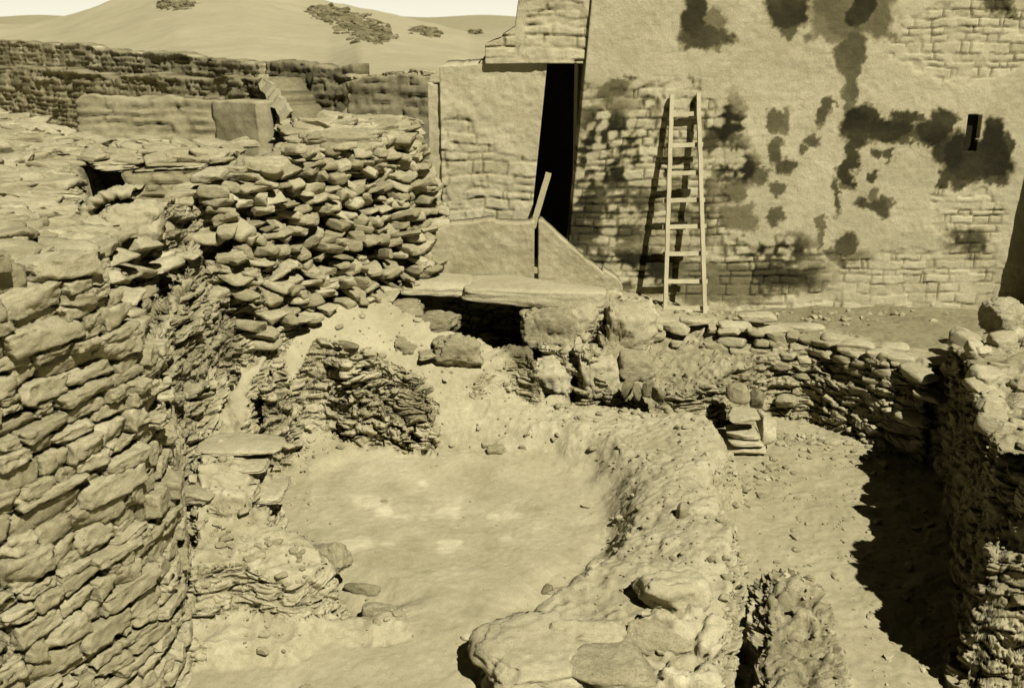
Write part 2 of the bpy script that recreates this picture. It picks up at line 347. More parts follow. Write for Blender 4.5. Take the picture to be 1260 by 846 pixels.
# roughness : rounded rocky relief on the masonry, ripples on the sand
Zs = Z.reshape(GX.shape).copy()
for _ in range(2):
    Zs[1:-1] = (Zs[:-2]+2*Zs[1:-1]+Zs[2:])/4; Zs[:, 1:-1] = (Zs[:, :-2]+2*Zs[:, 1:-1]+Zs[:, 2:])/4
Zs = Zs.ravel()
PB = np.stack([gx, gy, Zs], 1)
g2 = Zs.reshape(GX.shape).copy()
for _ in range(5):
    g2[1:-1] = (g2[:-2]+2*g2[1:-1]+g2[2:])/4; g2[:, 1:-1] = (g2[:, :-2]+2*g2[:, 1:-1]+g2[:, 2:])/4
dzx = np.gradient(g2, XS, axis=0).ravel(); dzy = np.gradient(g2, YS, axis=1).ravel()
NB = np.stack([-dzx, -dzy, np.ones_like(dzx)], 1); NB /= np.linalg.norm(NB, axis=1)[:, None]
BMP = fbm(P0, 1.4, 3, 50)*np.where(LAB == BFLOOR, .03, .05)+fbm(P0, 7, 4, 52)*.018*(1+ROCK)*np.where(LAB == BFLOOR, .35, np.where(LAB == GROUND, .8, 1))
def displace(P, N, amp, tone, bmp):
    stp = 1-sstep(.3, .72, N[:, 2])
    q = P*np.array([3.2, 3.2, 8.5])+np.stack([fbm(P, 2.5, 3, 30)*.9, fbm(P, 2.5, 3, 31)*.9, fbm(P, 2, 3, 32)*1.2], 1)
    f1, f2, idv = worley(q, 3); crack = sstep(0, .2, f2-f1)
    f1b, f2b, idb = worley(q*2.3+5, 13); crackb = sstep(0, .25, f2b-f1b)
    am = np.maximum(amp, stp*.55)
    rel = ((idv-.5)*.13+(crack-1)*.07)*(.6+.8*stp)+(idb-.5)*.05+(crackb-1)*.03+fbm(P, 3, 4, 40)*.06
    N2 = N.copy(); N2[:, 2] += .15; N2 /= np.linalg.norm(N2, axis=1)[:, None]
    P2 = P+N2*(rel*am)[:, None]; P2[:, 2] += bmp*(1-stp*.6)+fbm(P, 28, 2, 55)*.005
    t = tone*(1-.32*(1-crack)*np.clip(am*1.3, 0, 1))*(1+(idv-.5)*.28*np.clip(am*1.5, 0, 1))*(1+.10*fbm(P, .9, 3, 70))
    return P2, t
TRAW = TONE.copy()
P1, TONE = displace(PB, NB, ROCK, TONE, BMP)
TBASE = TONE
# rain worn streaks in the basin plaster, pale scuffs on the floor
sc = fbm(P0*np.array([1, 1, 1]), 3.1, 5, 81); TONE = np.where(LAB == BFLOOR, TONE*(1+.35*sstep(.18, .42, sc)*sstep(-.5, .6, 1.2-np.hypot(gx+.9, gy-10))-.12*sstep(.1, .5, -sc)), TONE)
nx, ny = GX.shape
idx = np.arange(nx*ny).reshape(nx, ny)
Q = np.stack([idx[:-1, :-1], idx[1:, :-1], idx[1:, 1:], idx[:-1, 1:]], -1).reshape(-1, 4)
labF = LAB[Q[:, 0]]
qz = Zs[Q]; steepq = (qz.max(1)-qz.min(1)) > .05
steepq &= (XS[:-1][:, None]+0*YS[:-1][None, :] > -4.8).ravel() & (XS[:-1][:, None]+0*YS[:-1][None, :] < 6.3).ravel() & (0*XS[:-1][:, None]+YS[:-1][None, :] < 15).ravel()
def sub(lab, name, mat, parent=None):
    f = Q[(labF == lab) & ~steepq]; fs = Q[(labF == lab) & steepq]
    u, inv = np.unique(f, return_inverse=True); VV = P1[u]; TT = TONE[u]; FF = inv.reshape(-1, 4)
    if len(fs):
        gxs = np.abs(Zs[fs[:, 1]]-Zs[fs[:, 0]])+np.abs(Zs[fs[:, 2]]-Zs[fs[:, 3]]); gys = np.abs(Zs[fs[:, 3]]-Zs[fs[:, 0]])+np.abs(Zs[fs[:, 2]]-Zs[fs[:, 1]])
        cl = np.where(gxs > 2*gys, 0, np.where(gys > 2*gxs, 1, 2)); ps, ns, ams, tos, bms, Fs = [], [], [], [], [], []; off = 0
        for c_, (ka, kb) in enumerate(((14, 4), (4, 14), (9, 9))):
            fc = fs[cl == c_]
            if not len(fc): continue
            a, b = np.meshgrid(np.arange(ka+1)/ka, np.arange(kb+1)/kb, indexing='ij'); a = a.ravel(); b = b.ravel()
            wts = np.stack([(1-a)*(1-b), a*(1-b), a*b, (1-a)*b], 1)               # corners 00 10 11 01
            ev = lambda arr: np.einsum('kc,qc...->qk...', wts, arr[fc])
            ps.append(ev(PB).reshape(-1, 3)); ns.append(ev(NB).reshape(-1, 3)); ams.append(ev(ROCK).ravel()); tos.append(ev(TRAW).ravel()); bms.append(ev(BMP).ravel())
            g = np.arange((ka+1)*(kb+1)).reshape(ka+1, kb+1); gq = np.stack([g[:-1, :-1], g[1:, :-1], g[1:, 1:], g[:-1, 1:]], -1).reshape(-1, 4)
            Fs.append((np.arange(len(fc))[:, None, None]*len(a)+gq[None]).reshape(-1, 4)+off); off += len(fc)*len(a)
        p, n_, am, to, bm = map(np.concatenate, (ps, ns, ams, tos, bms))
        key = np.round(p*20000).astype(np.int64)@np.array([1, 1000003, 1000003*999983]); _, ui, inv2 = np.unique(key, return_index=True, return_inverse=True); inv2 = inv2.ravel()
        p2, t2 = displace(p[ui], n_[ui]/np.linalg.norm(n_[ui], axis=1)[:, None], am[ui], to[ui], bm[ui])
        FF = np.concatenate([FF, inv2[np.concatenate(Fs)]+len(VV)]); VV = np.concatenate([VV, p2]); TT = np.concatenate([TT, t2])
    return build(name, VV, FF, mat, parent, TT, True)
Zgrid = P1[:, 2].reshape(nx, ny)
def hz(x, y):
    i = np.clip(np.searchsorted(XS, x), 1, nx-1); j = np.clip(np.searchsorted(YS, y), 1, ny-1)
    return Zgrid[i, j]
go = tag(sub(GROUND, 'ground', M['sand']), kind='structure')
lw = empty('rubble_wall', (-4, 11, 0), 'long collapsed rubble mass of flat stones running back from the near left wall to the tall facade', 'rubble wall')
sub(LEFTW, 'rubble_core', M['rock'], lw)
rt = empty('retaining_wall', (3, 12.6, -.9), 'low stone kerb wall stepping down from the earth strip under the facade', 'retaining wall')
sub(RETAIN, 'masonry_face', M['rock'], rt)
rw = empty('ruined_wall', (5, 9, -1.2), 'crumbling bright topped wall on the right casting the big black shadow', 'ruined wall')
sub(RIGHTW, 'rubble_core', M['rock'], rw)
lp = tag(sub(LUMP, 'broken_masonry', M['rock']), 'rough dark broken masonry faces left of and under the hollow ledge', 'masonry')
pl = tag(sub(PLAT, 'plastered_platform', M['plaster']), 'pale worn plaster platform between the basin and the hollow ledge', 'platform')
bs = empty('basin', (0, 10, -1.1), 'large round plaster basin with smooth sandy floor and worn rim', 'basin')
sub(BASIN, 'rim', M['plaster'], bs); sub(BFLOOR, 'floor', M['sand'], bs)
ru = tag(sub(RUIN, 'masonry_stump', M['rock']), 'rough low masonry stump right of the basin rim at the bottom', 'masonry stump')
stp_o = empty('stepped_masonry', (-2.4, 8.6, -1.1), 'stepped plastered ledge between the left dry stone wall and the basin', 'ledge')
sub(STEPS, 'plaster_mass', M['plaster'], stp_o)
# outlying ground sheet
s = 900.0; n = 2
V = []; 
for (x0, x1, y0, y1) in ((-s, -10.9, -s, s), (8.9, s, -s, s), (-10.9, 8.9, -s, 4.05), (-10.9, 8.9, 23.9, s)):
    V += [(x0, y0, -1.5), (x1, y0, -1.5), (x1, y1, -1.5), (x0, y1, -1.5)]
V = np.array(V); V[:, 2] = -1.5
tag(build('terrain', V, np.arange(16).reshape(4, 4), M['dune']), kind='structure')

# ------------------------------------------------------------------ wall panels : grids on a vertical plane with displaced masonry
def courses(u, z, rh=.17, wmin=.18, wmax=.45, s=0, warp=.05):
    """distance to joint, cell id for irregular courses"""
    p = np.stack([u, z, u*0+s], 1)
    zz = z+fbm(p, 1.3, 2, s+1)*warp; uu = u+fbm(p, 3.5, 2, s+2)*.035; zz = zz+fbm(p, 5, 2, s+4)*.02
    nr = 200; rs = np.random.RandomState(s); hs = rh*(.6+.8*rs.rand(nr)); e = np.concatenate([[0], np.cumsum(hs)])-8
    r = np.clip(np.searchsorted(e, zz)-1, 0, nr-1); dv = np.minimum(zz-e[r], e[r+1]-zz)
    per = (wmin+wmax)/2; off = _h(r, r*0, r*0, s+7)*per
    c = np.floor((uu+off)/per).astype(int)
    def edge(c): return c*per+(_h(r, c, r*0, s+9)-.5)*(wmax-wmin)-off
    l = edge(c); rr = edge(c+1); ml = uu < l; mr_ = uu > rr
    c = np.where(ml, c-1, np.where(mr_, c+1, c)); l = edge(c); rr = edge(c+1)
    du = np.minimum(uu-l, rr-uu)
    return np.clip(np.minimum(du, dv), 0, None), _h(r, c, r*0, s+3)
def panel(name, A, B, zb, outline, mat, parent=None, res=.025, thick=.5, rh=.17, wm=(.18, .45), s=0, depth=.03, plaster=None, holes=(), tonef=None, rough=.012, back=True, mort=.75, shear=None, jw=.024, pth=0., jag=0.):
    """A,B plan points; outline(u)->top z array ; face looks towards -normal side"""
    A = np.array(A, float); B = np.array(B, float); L = np.linalg.norm(B-A); t = (B-A)/L; nn = np.array([t[1], -t[0]])   # outward (towards the camera for A left, B right)
    us = np.linspace(0, L, int(L/res)+2); zt = outline(us)
    zt = zt+fbm(np.stack([us, us*0, us*0], 1), 1.2/rh*.3, 4, s+33)*rh*.28+(courses(us, zt, rh, wm[0], wm[1], s)[1]-.5)*rh*.35+fbm(np.stack([us, us*0+3, us*0], 1), .9, 5, s+34, .6)*jag
    nzs = int((zt.max()-zb)/res)+2; U, K = np.meshgrid(us, np.arange(nzs)/(nzs-1.), indexing='ij')
    Zz = zb+(zt[:, None]-zb)*K; u = U.ravel(); z = Zz.ravel()
    d, cid = courses(u, z, rh, wm[0], wm[1], s)
    pm = plaster(u, z) if plaster is not None else np.zeros(u.shape)       # 1 = plaster hides joints
    p3 = np.stack([u, z, u*0+s*3.], 1)
    pmh = sstep(.35, .6, pm); pm = pm*.25+pmh*.75
    jn = fbm(np.stack([u, z, u*0+s*5.], 1), 4.5, 3, s+44); jk = np.clip(.55+jn*1.5, 0.05, 1); joint = 1-(1-sstep(.002, jw*(1+.4*jn), d))*jk
    disp = pmh*pth+(joint-1)*depth*(1-pm*.92)+(cid-.5)*depth*.9*(1-pm)+fbm(p3, 2, 4, s+20)*rough*1.4+fbm(p3, 11, 4, s+21)*rough*.55
    tone = (1-(1-joint)*(1-mort)*(1-pm*.85))*(1+(cid-.5)*.22*(1-pm))
    W = np.stack([A[0]+t[0]*u+nn[0]*disp, A[1]+t[1]*u+nn[1]*disp, z], 1)
    if tonef is not None: tone = tone*tonef(u, z, d, A[0]+t[0]*u, A[1]+t[1]*u)
    sh_ = shear(u, z) if shear is not None else 0*u
    W[:, 0] += sh_
    nu, nz = U.shape; ix = np.arange(nu*nz).reshape(nu, nz)
    q = np.stack([ix[:-1, :-1], ix[1:, :-1], ix[1:, 1:], ix[:-1, 1:]], -1).reshape(-1, 4)
    cu = u[q].mean(1); cz = z[q].mean(1); keep = np.ones(len(cu), bool)
    for (u0, u1, z0, z1, sl_) in holes:
        sh = (cz-z0)*sl_; keep &= ~((cu > u0+sh) & (cu < u1+sh) & (cz > z0) & (cz < z1))
    q = q[keep]
    e = np.concatenate([q[:, [0, 1]], q[:, [1, 2]], q[:, [2, 3]], q[:, [3, 0]]]); es = np.sort(e, 1)
    _, inv, cnt = np.unique(es, axis=0, return_inverse=True, return_counts=True); be = e[cnt[inv.ravel()] == 1]
    Vb = W.copy(); base = np.stack([A[0]+t[0]*u, A[1]+t[1]*u, z], 1)
    Vb[:, 0] = base[:, 0]-nn[0]*thick+sh_; Vb[:, 1] = base[:, 1]-nn[1]*thick
    n0 = len(W); side = np.stack([be[:, 1], be[:, 0], be[:, 0]+n0, be[:, 1]+n0], 1)
    allq = [q, side]
    if back: allq.append(q[:, ::-1]+n0)
    fa = np.concatenate(allq); uu_, iv = np.unique(fa, return_inverse=True)
    VV = np.concatenate([W, Vb])[uu_]; TT = np.concatenate([tone, tone])[uu_]
    return build(name, VV, iv.reshape(-1, 4), mat, parent, TT, True)
# --- facade
YF = 15.0
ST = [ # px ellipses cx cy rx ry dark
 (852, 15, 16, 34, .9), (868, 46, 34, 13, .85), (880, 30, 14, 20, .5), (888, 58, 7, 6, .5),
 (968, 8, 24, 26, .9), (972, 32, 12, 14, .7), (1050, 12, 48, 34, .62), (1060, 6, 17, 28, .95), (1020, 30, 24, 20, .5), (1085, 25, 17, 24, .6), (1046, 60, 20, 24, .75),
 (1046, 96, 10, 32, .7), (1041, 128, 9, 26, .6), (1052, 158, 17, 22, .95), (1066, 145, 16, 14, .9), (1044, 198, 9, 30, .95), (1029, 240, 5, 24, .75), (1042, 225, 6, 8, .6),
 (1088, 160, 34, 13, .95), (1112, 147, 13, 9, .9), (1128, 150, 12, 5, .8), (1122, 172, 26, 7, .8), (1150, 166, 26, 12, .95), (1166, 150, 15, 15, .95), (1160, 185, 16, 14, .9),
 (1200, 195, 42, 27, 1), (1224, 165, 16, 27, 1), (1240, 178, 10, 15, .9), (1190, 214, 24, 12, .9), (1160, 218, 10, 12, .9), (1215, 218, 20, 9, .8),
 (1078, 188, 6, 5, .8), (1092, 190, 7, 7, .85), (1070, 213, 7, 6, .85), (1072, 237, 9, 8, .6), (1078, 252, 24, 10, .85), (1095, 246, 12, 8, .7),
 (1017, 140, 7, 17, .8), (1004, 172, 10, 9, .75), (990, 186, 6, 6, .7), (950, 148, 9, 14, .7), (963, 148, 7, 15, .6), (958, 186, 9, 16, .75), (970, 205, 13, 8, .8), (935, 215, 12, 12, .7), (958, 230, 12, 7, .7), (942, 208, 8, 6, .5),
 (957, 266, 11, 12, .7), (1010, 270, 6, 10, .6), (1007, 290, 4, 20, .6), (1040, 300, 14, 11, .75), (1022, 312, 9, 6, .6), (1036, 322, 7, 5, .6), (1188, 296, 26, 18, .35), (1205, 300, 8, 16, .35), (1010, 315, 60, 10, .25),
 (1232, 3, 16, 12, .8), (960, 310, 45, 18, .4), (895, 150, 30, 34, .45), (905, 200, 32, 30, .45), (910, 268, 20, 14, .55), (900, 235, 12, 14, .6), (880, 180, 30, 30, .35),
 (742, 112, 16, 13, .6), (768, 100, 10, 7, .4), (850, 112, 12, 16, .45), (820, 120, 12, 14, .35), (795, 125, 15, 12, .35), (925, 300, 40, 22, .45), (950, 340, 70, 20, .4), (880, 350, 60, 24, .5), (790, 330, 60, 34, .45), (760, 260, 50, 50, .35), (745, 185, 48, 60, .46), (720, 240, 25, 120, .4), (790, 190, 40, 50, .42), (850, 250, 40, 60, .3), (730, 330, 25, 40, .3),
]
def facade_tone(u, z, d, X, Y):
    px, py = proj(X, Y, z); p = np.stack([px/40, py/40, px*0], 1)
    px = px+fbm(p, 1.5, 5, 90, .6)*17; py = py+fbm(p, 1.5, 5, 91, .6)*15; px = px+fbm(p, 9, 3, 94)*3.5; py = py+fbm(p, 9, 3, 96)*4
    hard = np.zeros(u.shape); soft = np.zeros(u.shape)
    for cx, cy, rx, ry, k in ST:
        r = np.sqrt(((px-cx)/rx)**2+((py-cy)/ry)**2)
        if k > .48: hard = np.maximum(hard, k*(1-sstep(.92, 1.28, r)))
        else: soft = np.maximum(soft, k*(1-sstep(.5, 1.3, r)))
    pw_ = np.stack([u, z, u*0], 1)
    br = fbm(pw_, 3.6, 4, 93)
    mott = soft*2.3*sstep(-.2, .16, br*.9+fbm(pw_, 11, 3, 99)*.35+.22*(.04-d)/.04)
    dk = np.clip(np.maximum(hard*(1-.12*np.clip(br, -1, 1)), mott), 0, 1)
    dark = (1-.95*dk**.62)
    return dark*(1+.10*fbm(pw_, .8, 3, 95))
def facade_pl(u, z):
    X = u+.0; px, py = proj(FA[0]+u, YF+u*0, z); p = np.stack([u, z, u*0], 1); nz_ = fbm(p, 1.1, 4, 97)+.3*fbm(p, 6, 3, 98)
    e = np.ones(u.shape)*.96
    for cx, cy, rx, ry in ((1150, 345, 120, 55), (1190, 50, 110, 42), (780, 260, 110, 140), (960, 345, 330, 52), (1185, 270, 50, 40)):
        r = np.sqrt(((px-cx)/rx)**2+((py-cy)/ry)**2); e = np.minimum(e, sstep(.7, 1.25, r+nz_*.6))
    low = ((px-780)/110)**2+((py-250)/150)**2 < 1.4
    return np.where(low, np.maximum(e, .35), e)
FA = PY(705, 300, YF); xl = .89
FA = (xl, YF)
sx0, sz0 = PY(1184, 186, YF)[0], PY(1184, 186, YF)[2]; sx1, sz1 = PY(1200, 141, YF)[0], PY(1200, 141, YF)[2]
fb = empty('building', (4, YF+2, -.5), 'tall pale plastered stone building with dark damp stains and a slit window behind the ladder', 'building')
panel('front_wall', FA, (8.6, YF), -.8, lambda u: np.full(u.shape, 5.4), M['facade'], fb, res=.02, thick=.55, rh=.12, wm=(.12, .36), s=4, depth=.026,
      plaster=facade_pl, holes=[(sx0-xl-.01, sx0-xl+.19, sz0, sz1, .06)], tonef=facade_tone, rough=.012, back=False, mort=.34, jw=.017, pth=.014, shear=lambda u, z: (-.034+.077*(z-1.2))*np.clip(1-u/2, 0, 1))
def boxq(x0, x1, y0, y1, z0, z1):
    V = np.array([(x, y, z) for x in (x0, x1) for y in (y0, y1) for z in (z0, z1)], float)
    Fq = np.array([(0, 1, 3, 2), (4, 6, 7, 5), (0, 4, 5, 1), (2, 3, 7, 6), (0, 2, 6, 4), (1, 5, 7, 3)])
    return V, Fq
def gbox(name, x0, x1, y0, y1, z0, z1, mat, parent=None, tone=1):
    V, Fq = boxq(x0, x1, y0, y1, z0, z1); return build(name, V, Fq, mat, parent, tone)
gbox('side_wall', xl+.16, xl+.5, YF+.06, YF+4.5, -.8, 5.39, M['facade'], fb)
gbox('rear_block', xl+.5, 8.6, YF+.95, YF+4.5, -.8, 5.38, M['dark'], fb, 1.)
gbox('slit_shade_box', sx0-.15, sx1+.15, YF+.1, YF+.3, sz0-.15, sz1+.15, M['dark'], fb, .4)  # near-black box added behind the slit, its colour stands for the shade
# --- wall left of the slot (stepped top) and upper wall over it
YL = 15.14
def pxo(pts, Y, A, B):
    q = [PY(a, b, Y) for a, b in pts]; us = [p[0]-A[0] for p in q]; zs_ = [p[2] for p in q]
    return lambda u: np.interp(u, us, zs_)
LA = (PY(543, 200, YL)[0], YL); LB = (PY(671, 200, YL)[0], YL)
sw = empty('stone_wall', (0, YL, -.3), 'stepped pale masonry wall beside the tall dark slot', 'wall')
def lpl(u, z): 
    p = np.stack([u, z, u*0], 1); return np.clip(sstep(-.25, .2, fbm(p, 1.3, 4, 120)+.75*sstep(1.7, 2.7, z)-.38)*.95, 0, .95)
panel('lower_wall', LA, LB, -.3, pxo([(500, 86), (560, 84), (575, 75), (700, 74)], YL, LA, LB), M['facade'], sw, res=.02, thick=2.2, rh=.17, wm=(.2, .5), s=9, depth=.035, plaster=lpl, rough=.02, mort=.42, pth=.014, jag=.03, shear=lambda u, z: (z-3.1)*.095*np.clip(u/1.2, 0, 1))
UA = (PY(597, 60, YL)[0], YL-.09); UB = (xl+.3, YL-.09)
panel('upper_wall', UA, UB, PY(700, 78, YL)[2], pxo([(590, 56), (602, 50), (615, 45), (634, 32), (638, 2), (646, -60), (800, -60)], YL-.09, UA, UB), M['facade'], sw, res=.02, thick=2.2, rh=.14, wm=(.2, .5), s=10, depth=.03, plaster=lambda u, z: np.clip(.35+1.6*fbm(np.stack([u, z, u*0], 1), 1.6, 4, 140), 0, .95), rough=.02, mort=.5, pth=.012, jag=.03)
gbox('slot_shade_back', LB[0]-.6, xl+.1, YL+2.15, YL+2.3, -.8, 3.4, M['dark'], sw)  # near-black sheet closing the slot, shade put into its colour
# pier edge strip left of it
PA = (PY(528, 200, 15.2)[0], 15.2); PB = (PY(545, 200, 15.2)[0], 15.2)
o = panel('plaster_pier', PA, PB, -.2, lambda u: np.full(u.shape, PY(535, 101, 15.2)[2]), M['plaster'], None, res=.02, thick=.5, s=12, plaster=lambda u, z: np.full(u.shape, .95))
tag(o, 'narrow plastered pier at the left end of the stepped masonry wall', 'pier')
# --- shadow casting return wall off to the right
rwz = empty('return_wall', (7.7, 14, -.3), 'battered end wall standing forward of the facade at its right end', 'wall')
V, Fq = boxq(7.5, 8.4, 13.9, 15.0, -.6, 5.3); V[(V[:, 1] < 14) & (V[:, 2] > 0), 1] = 14.95; V[(V[:, 1] < 14.5) & (V[:, 2] < 0), 1] = 14.12
build('wall', V, Fq, M['facade'], rwz)
# --- low plastered wall with sloping top, split by a dark gap
YW = 14.15
def lowwall(name, pxa, pxb, pts, Y, lbl, s):
    A = (PY(pxa, 300, Y)[0], Y); B = (PY(pxb, 300, Y)[0], Y)
    o = panel(name, A, B, -.15, pxo(pts, Y, A, B), M['plaster'], None, res=.018, thick=.38, s=s, depth=.02, plaster=lambda u, z: np.full(u.shape, .97), rough=.022,
              tonef=lambda u, z, d, X, Y_: .9+.28*fbm(np.stack([u, z, u*0], 1), 2.4, 4, s+50))
    return tag(o, lbl, 'low wall')
lowwall('parapet', 513, 657.5, [(505, 292), (530, 288), (556, 277), (600, 273), (662, 272)], YW, 'low plastered wall with level top under the dark slot, left of the narrow gap', 21)
lowwall('parapet', 662.5, 768, [(655, 273), (668, 276), (700, 302), (735, 332), (760, 349), (770, 362)], YW-.03, 'low plastered wall with sloping top right of the narrow gap', 22)
# --- plank leaning at the foot of the slot
a = np.array(PY(657, 275, 14.7)); b = np.array(PY(675, 213, 15.1)); d = (b-a)/np.linalg.norm(b-a); a = a-d*.35
nrm_ = np.array([0, -1, .3]); wv_ = np.cross(d, nrm_); wv_ /= np.linalg.norm(wv_); tv = np.cross(d, wv_)
def beam(name, a, b, wd, th, wv_, tv, mat, parent=None, seg=14, jit=.002, tone=1, label=None):
    V = []; Fq = []
    for i in range(seg+1):
        c = a+(b-a)*i/seg; j = R.normal(size=3)*jit
        for su, sv in ((-1, -1), (1, -1), (1, 1), (-1, 1)): V.append(c+j+wv_*wd/2*su+tv*th/2*sv)
    for i in range(seg):
        for k in range(4): Fq.append((i*4+k, i*4+(k+1) % 4, i*4+4+(k+1) % 4, i*4+4+k))
    Fq.append((3, 2, 1, 0)); Fq.append(tuple(seg*4+k for k in range(4)))
    return build(name, np.array(V), np.array(Fq), mat, parent, tone)
tag(beam('plank', a, b, .085, .03, wv_, tv, M['wood'], tone=.6), 'weathered plank leaning in the foot of the tall dark slot', 'plank')
# --- ladder
lf = [np.array(G(818.5, 381, -.07)), np.array(G(867.5, 381, -.07))]
lt = [np.array(PY(826.5, 117, 14.93)), np.array(PY(859, 115, 14.93))]
la = empty('ladder', (lf[0]+lf[1])/2, 'pale wooden ladder with eight rungs leaning on the stained facade', 'ladder')
ax = (lf[1]-lf[0]); ax /= np.linalg.norm(ax); dr = (lt[0]-lf[0]); dr /= np.linalg.norm(dr); nn_ = np.cross(ax, dr); nn_ /= np.linalg.norm(nn_)
for i in (0, 1): beam('rail', lf[i]-dr*.05, lt[i], .055, .075, ax, nn_, M['wood'], la, seg=30, jit=.0018)
ys = [141.0, 179, 213, 246.5, 279, 312.5, 346, 379]
for k, y in enumerate(ys):
    f = None
    lo, hi = 0., 1.
    for _ in range(40):
        m_ = (lo+hi)/2; p = lf[0]+(lt[0]-lf[0])*m_; yy = proj(*p)[1]
        if yy > y: lo = m_
        else: hi = m_
    p0 = lf[0]+(lt[0]-lf[0])*lo; p1 = lf[1]+(lt[1]-lf[1])*(lo+.002*random.uniform(-1, 1)); e = (p1-p0)/np.linalg.norm(p1-p0)
    beam('rung', p0-e*(.05+.02*random.random())-nn_*0.045*1, p1+e*(.05+.02*random.random())-nn_*.045, .06, .032, dr, nn_, M['wood'], la, seg=10, jit=.0015, tone=random.uniform(.9, 1.08))

# ------------------------------------------------------------------ near left dry stone wall
W1 = empty('dry_stone_wall', (-2.9, 6.4, -1.3), 'tall near dry stone wall of large flat stones at the left edge', 'dry stone wall')
path = np.array([(-4.5, 3.5), (-3.75, 4.8), (-3.1, 5.95), (-2.78, 6.55), (-2.62, 6.95), (-2.60, 7.3), (-2.74, 7.85), (-2.95, 8.4)])
seg = np.linalg.norm(np.diff(path, axis=0), axis=1); cum = np.concatenate([[0], np.cumsum(seg)])
def at_path(s_):
    x = np.interp(s_, cum, path[:, 0]); y = np.interp(s_, cum, path[:, 1])
    x2 = np.interp(s_+.12, cum, path[:, 0]); y2 = np.interp(s_+.12, cum, path[:, 1]); x1 = np.interp(s_-.12, cum, path[:, 0]); y1 = np.interp(s_-.12, cum, path[:, 1])
    return x, y, math.atan2(y2-y1, x2-x1)
def topz(s_): return np.interp(s_, [0, cum[1], cum[2], cum[3], cum[4], cum[6], cum[7]], [3.0, 2.75, 2.55, 2.35, 2.1, .75, .35])
bt = Batch(); z = -1.45; rowi = 0
while z < 2.9:
    h = random.choice([.07, .09, .11, .13, .15, .17]); s_ = random.uniform(.2, .5)+.9
    while s_ < cum[-1]:
        l = random.choice([.14, .2, .26, .34, .42, .52])*(1 if s_ < cum[3] else .75)
        zc = z+h/2+.03*math.sin(s_*2.3+rowi*.5)
        if z+h*.4 < topz(s_+l/2):
            x, y, an = at_path(s_+l/2); no = np.array([sin(an), -cos(an)]); off = random.uniform(-.06, .045)-.12
            hh = h*random.uniform(.92, 1.08)
            if l < .24 and random.random() < .35: parts_ = [(zc-hh*.25, hh*.5), (zc+hh*.25, hh*.5)]
            else: parts_ = [(zc, hh)]
            for zc_, h_ in parts_:
                bt.stone((x+no[0]*(off+random.uniform(-.015, .015)), y+no[1]*off, zc_), (l*1.0, .36, h_*.98), rotm(an+random.uniform(-.06, .06), random.uniform(-.08, .04), random.uniform(-.05, .05)), key=(16, 9), kind='w', t=random.uniform(.78, 1.1), fine=.035)
        s_ += l+random.uniform(.0, .02)
    z += h; rowi += 1
bt.out('stones', M['stone'], W1, True)
# backing core
cv_ = []; 
for i in range(60):
    s_ = cum[-1]*i/59; x, y, an = at_path(s_); no = np.array([sin(an), -cos(an)]); zt_ = topz(s_)-.1
    cv_ += [(x-no[0]*.17, y-no[1]*.17, -1.6), (x-no[0]*.17, y-no[1]*.17, zt_), (x-no[0]*.7, y-no[1]*.7, zt_), (x-no[0]*.7, y-no[1]*.7, -1.6)]
Fq = [(i*4+k, i*4+4+k, i*4+4+(k+1) % 4, i*4+(k+1) % 4) for i in range(59) for k in range(3)]
build('mud_core', np.array(cv_), np.array(Fq), M['earth'], W1, .5)

# ------------------------------------------------------------------ flat rubble stones lying over the left mass
def scatter(bt, pts, smin, smax, flat=.35, tilt=.25, key=(4, 3), yaw=None, lift=.0, tmin=.8, tmax=1.2, kind='s', fine=0.):
    for x, y in pts:
        l = random.uniform(smin, smax); ww = l*random.uniform(.5, .9); h = l*flat*random.uniform(.6, 1.3)
        z = hz(x, y)+h*.15+lift
        bt.stone((x, y, z), (l, ww, h), rotm(random.uniform(-.5, .5) if yaw is None else yaw+random.uniform(-.5, .5), random.gauss(0, tilt), random.gauss(0, tilt*.7)), key, kind, random.uniform(tmin, tmax), fine)
LEFTP = [(-2.95, 6.9), (-3.0, 7.6), (-3.2, 8.4), (-3.55, 9.6), (-3.4, 11.2), (-2.7, 12.5), (-1.5, 13.7), (-1.12, 14.2), (-1.25, 15.4), (-2.6, 16.4), (-4.8, 17), (-6, 19.5), (-10, 21), (-9, 9), (-4.2, 5.6)]
pts = []
rs = np.random.RandomState(5)
cand = np.stack([rs.uniform(-9.5, -1, 9000), rs.uniform(5.5, 20, 9000)], 1)
ok = inpoly(cand[:, 0], cand[:, 1], LEFTP); cand = cand[ok]
px_, py_ = proj(cand[:, 0], cand[:, 1], 2.0); cand = cand[(px_ > -60)]; cand = cand[hz(cand[:, 0], cand[:, 1]) > .3]; cand = cand[~inpoly(cand[:, 0], cand[:, 1], [(-5.8, 14.5), (-3.9, 14.5), (-3.55, 12.4), (-3.7, 11.1), (-4.3, 10.5), (-5.0, 11.6)])]
bt = Batch()
near = cand[cand[:, 1] < 9.5][:230]; far = cand[cand[:, 1] >= 9.5][:1300]
scatter(bt, near, .14, .6, .2, .15, key=(8, 5), kind='b', fine=.03, tmin=.85, tmax=1.15, lift=-.015)
scatter(bt, far, .12, .62, .2, .16, key=(8, 5), kind='b', fine=.03, tmin=.85, tmax=1.15, lift=-.035)
bt.out('loose_stones', M['stone'], lw, True)
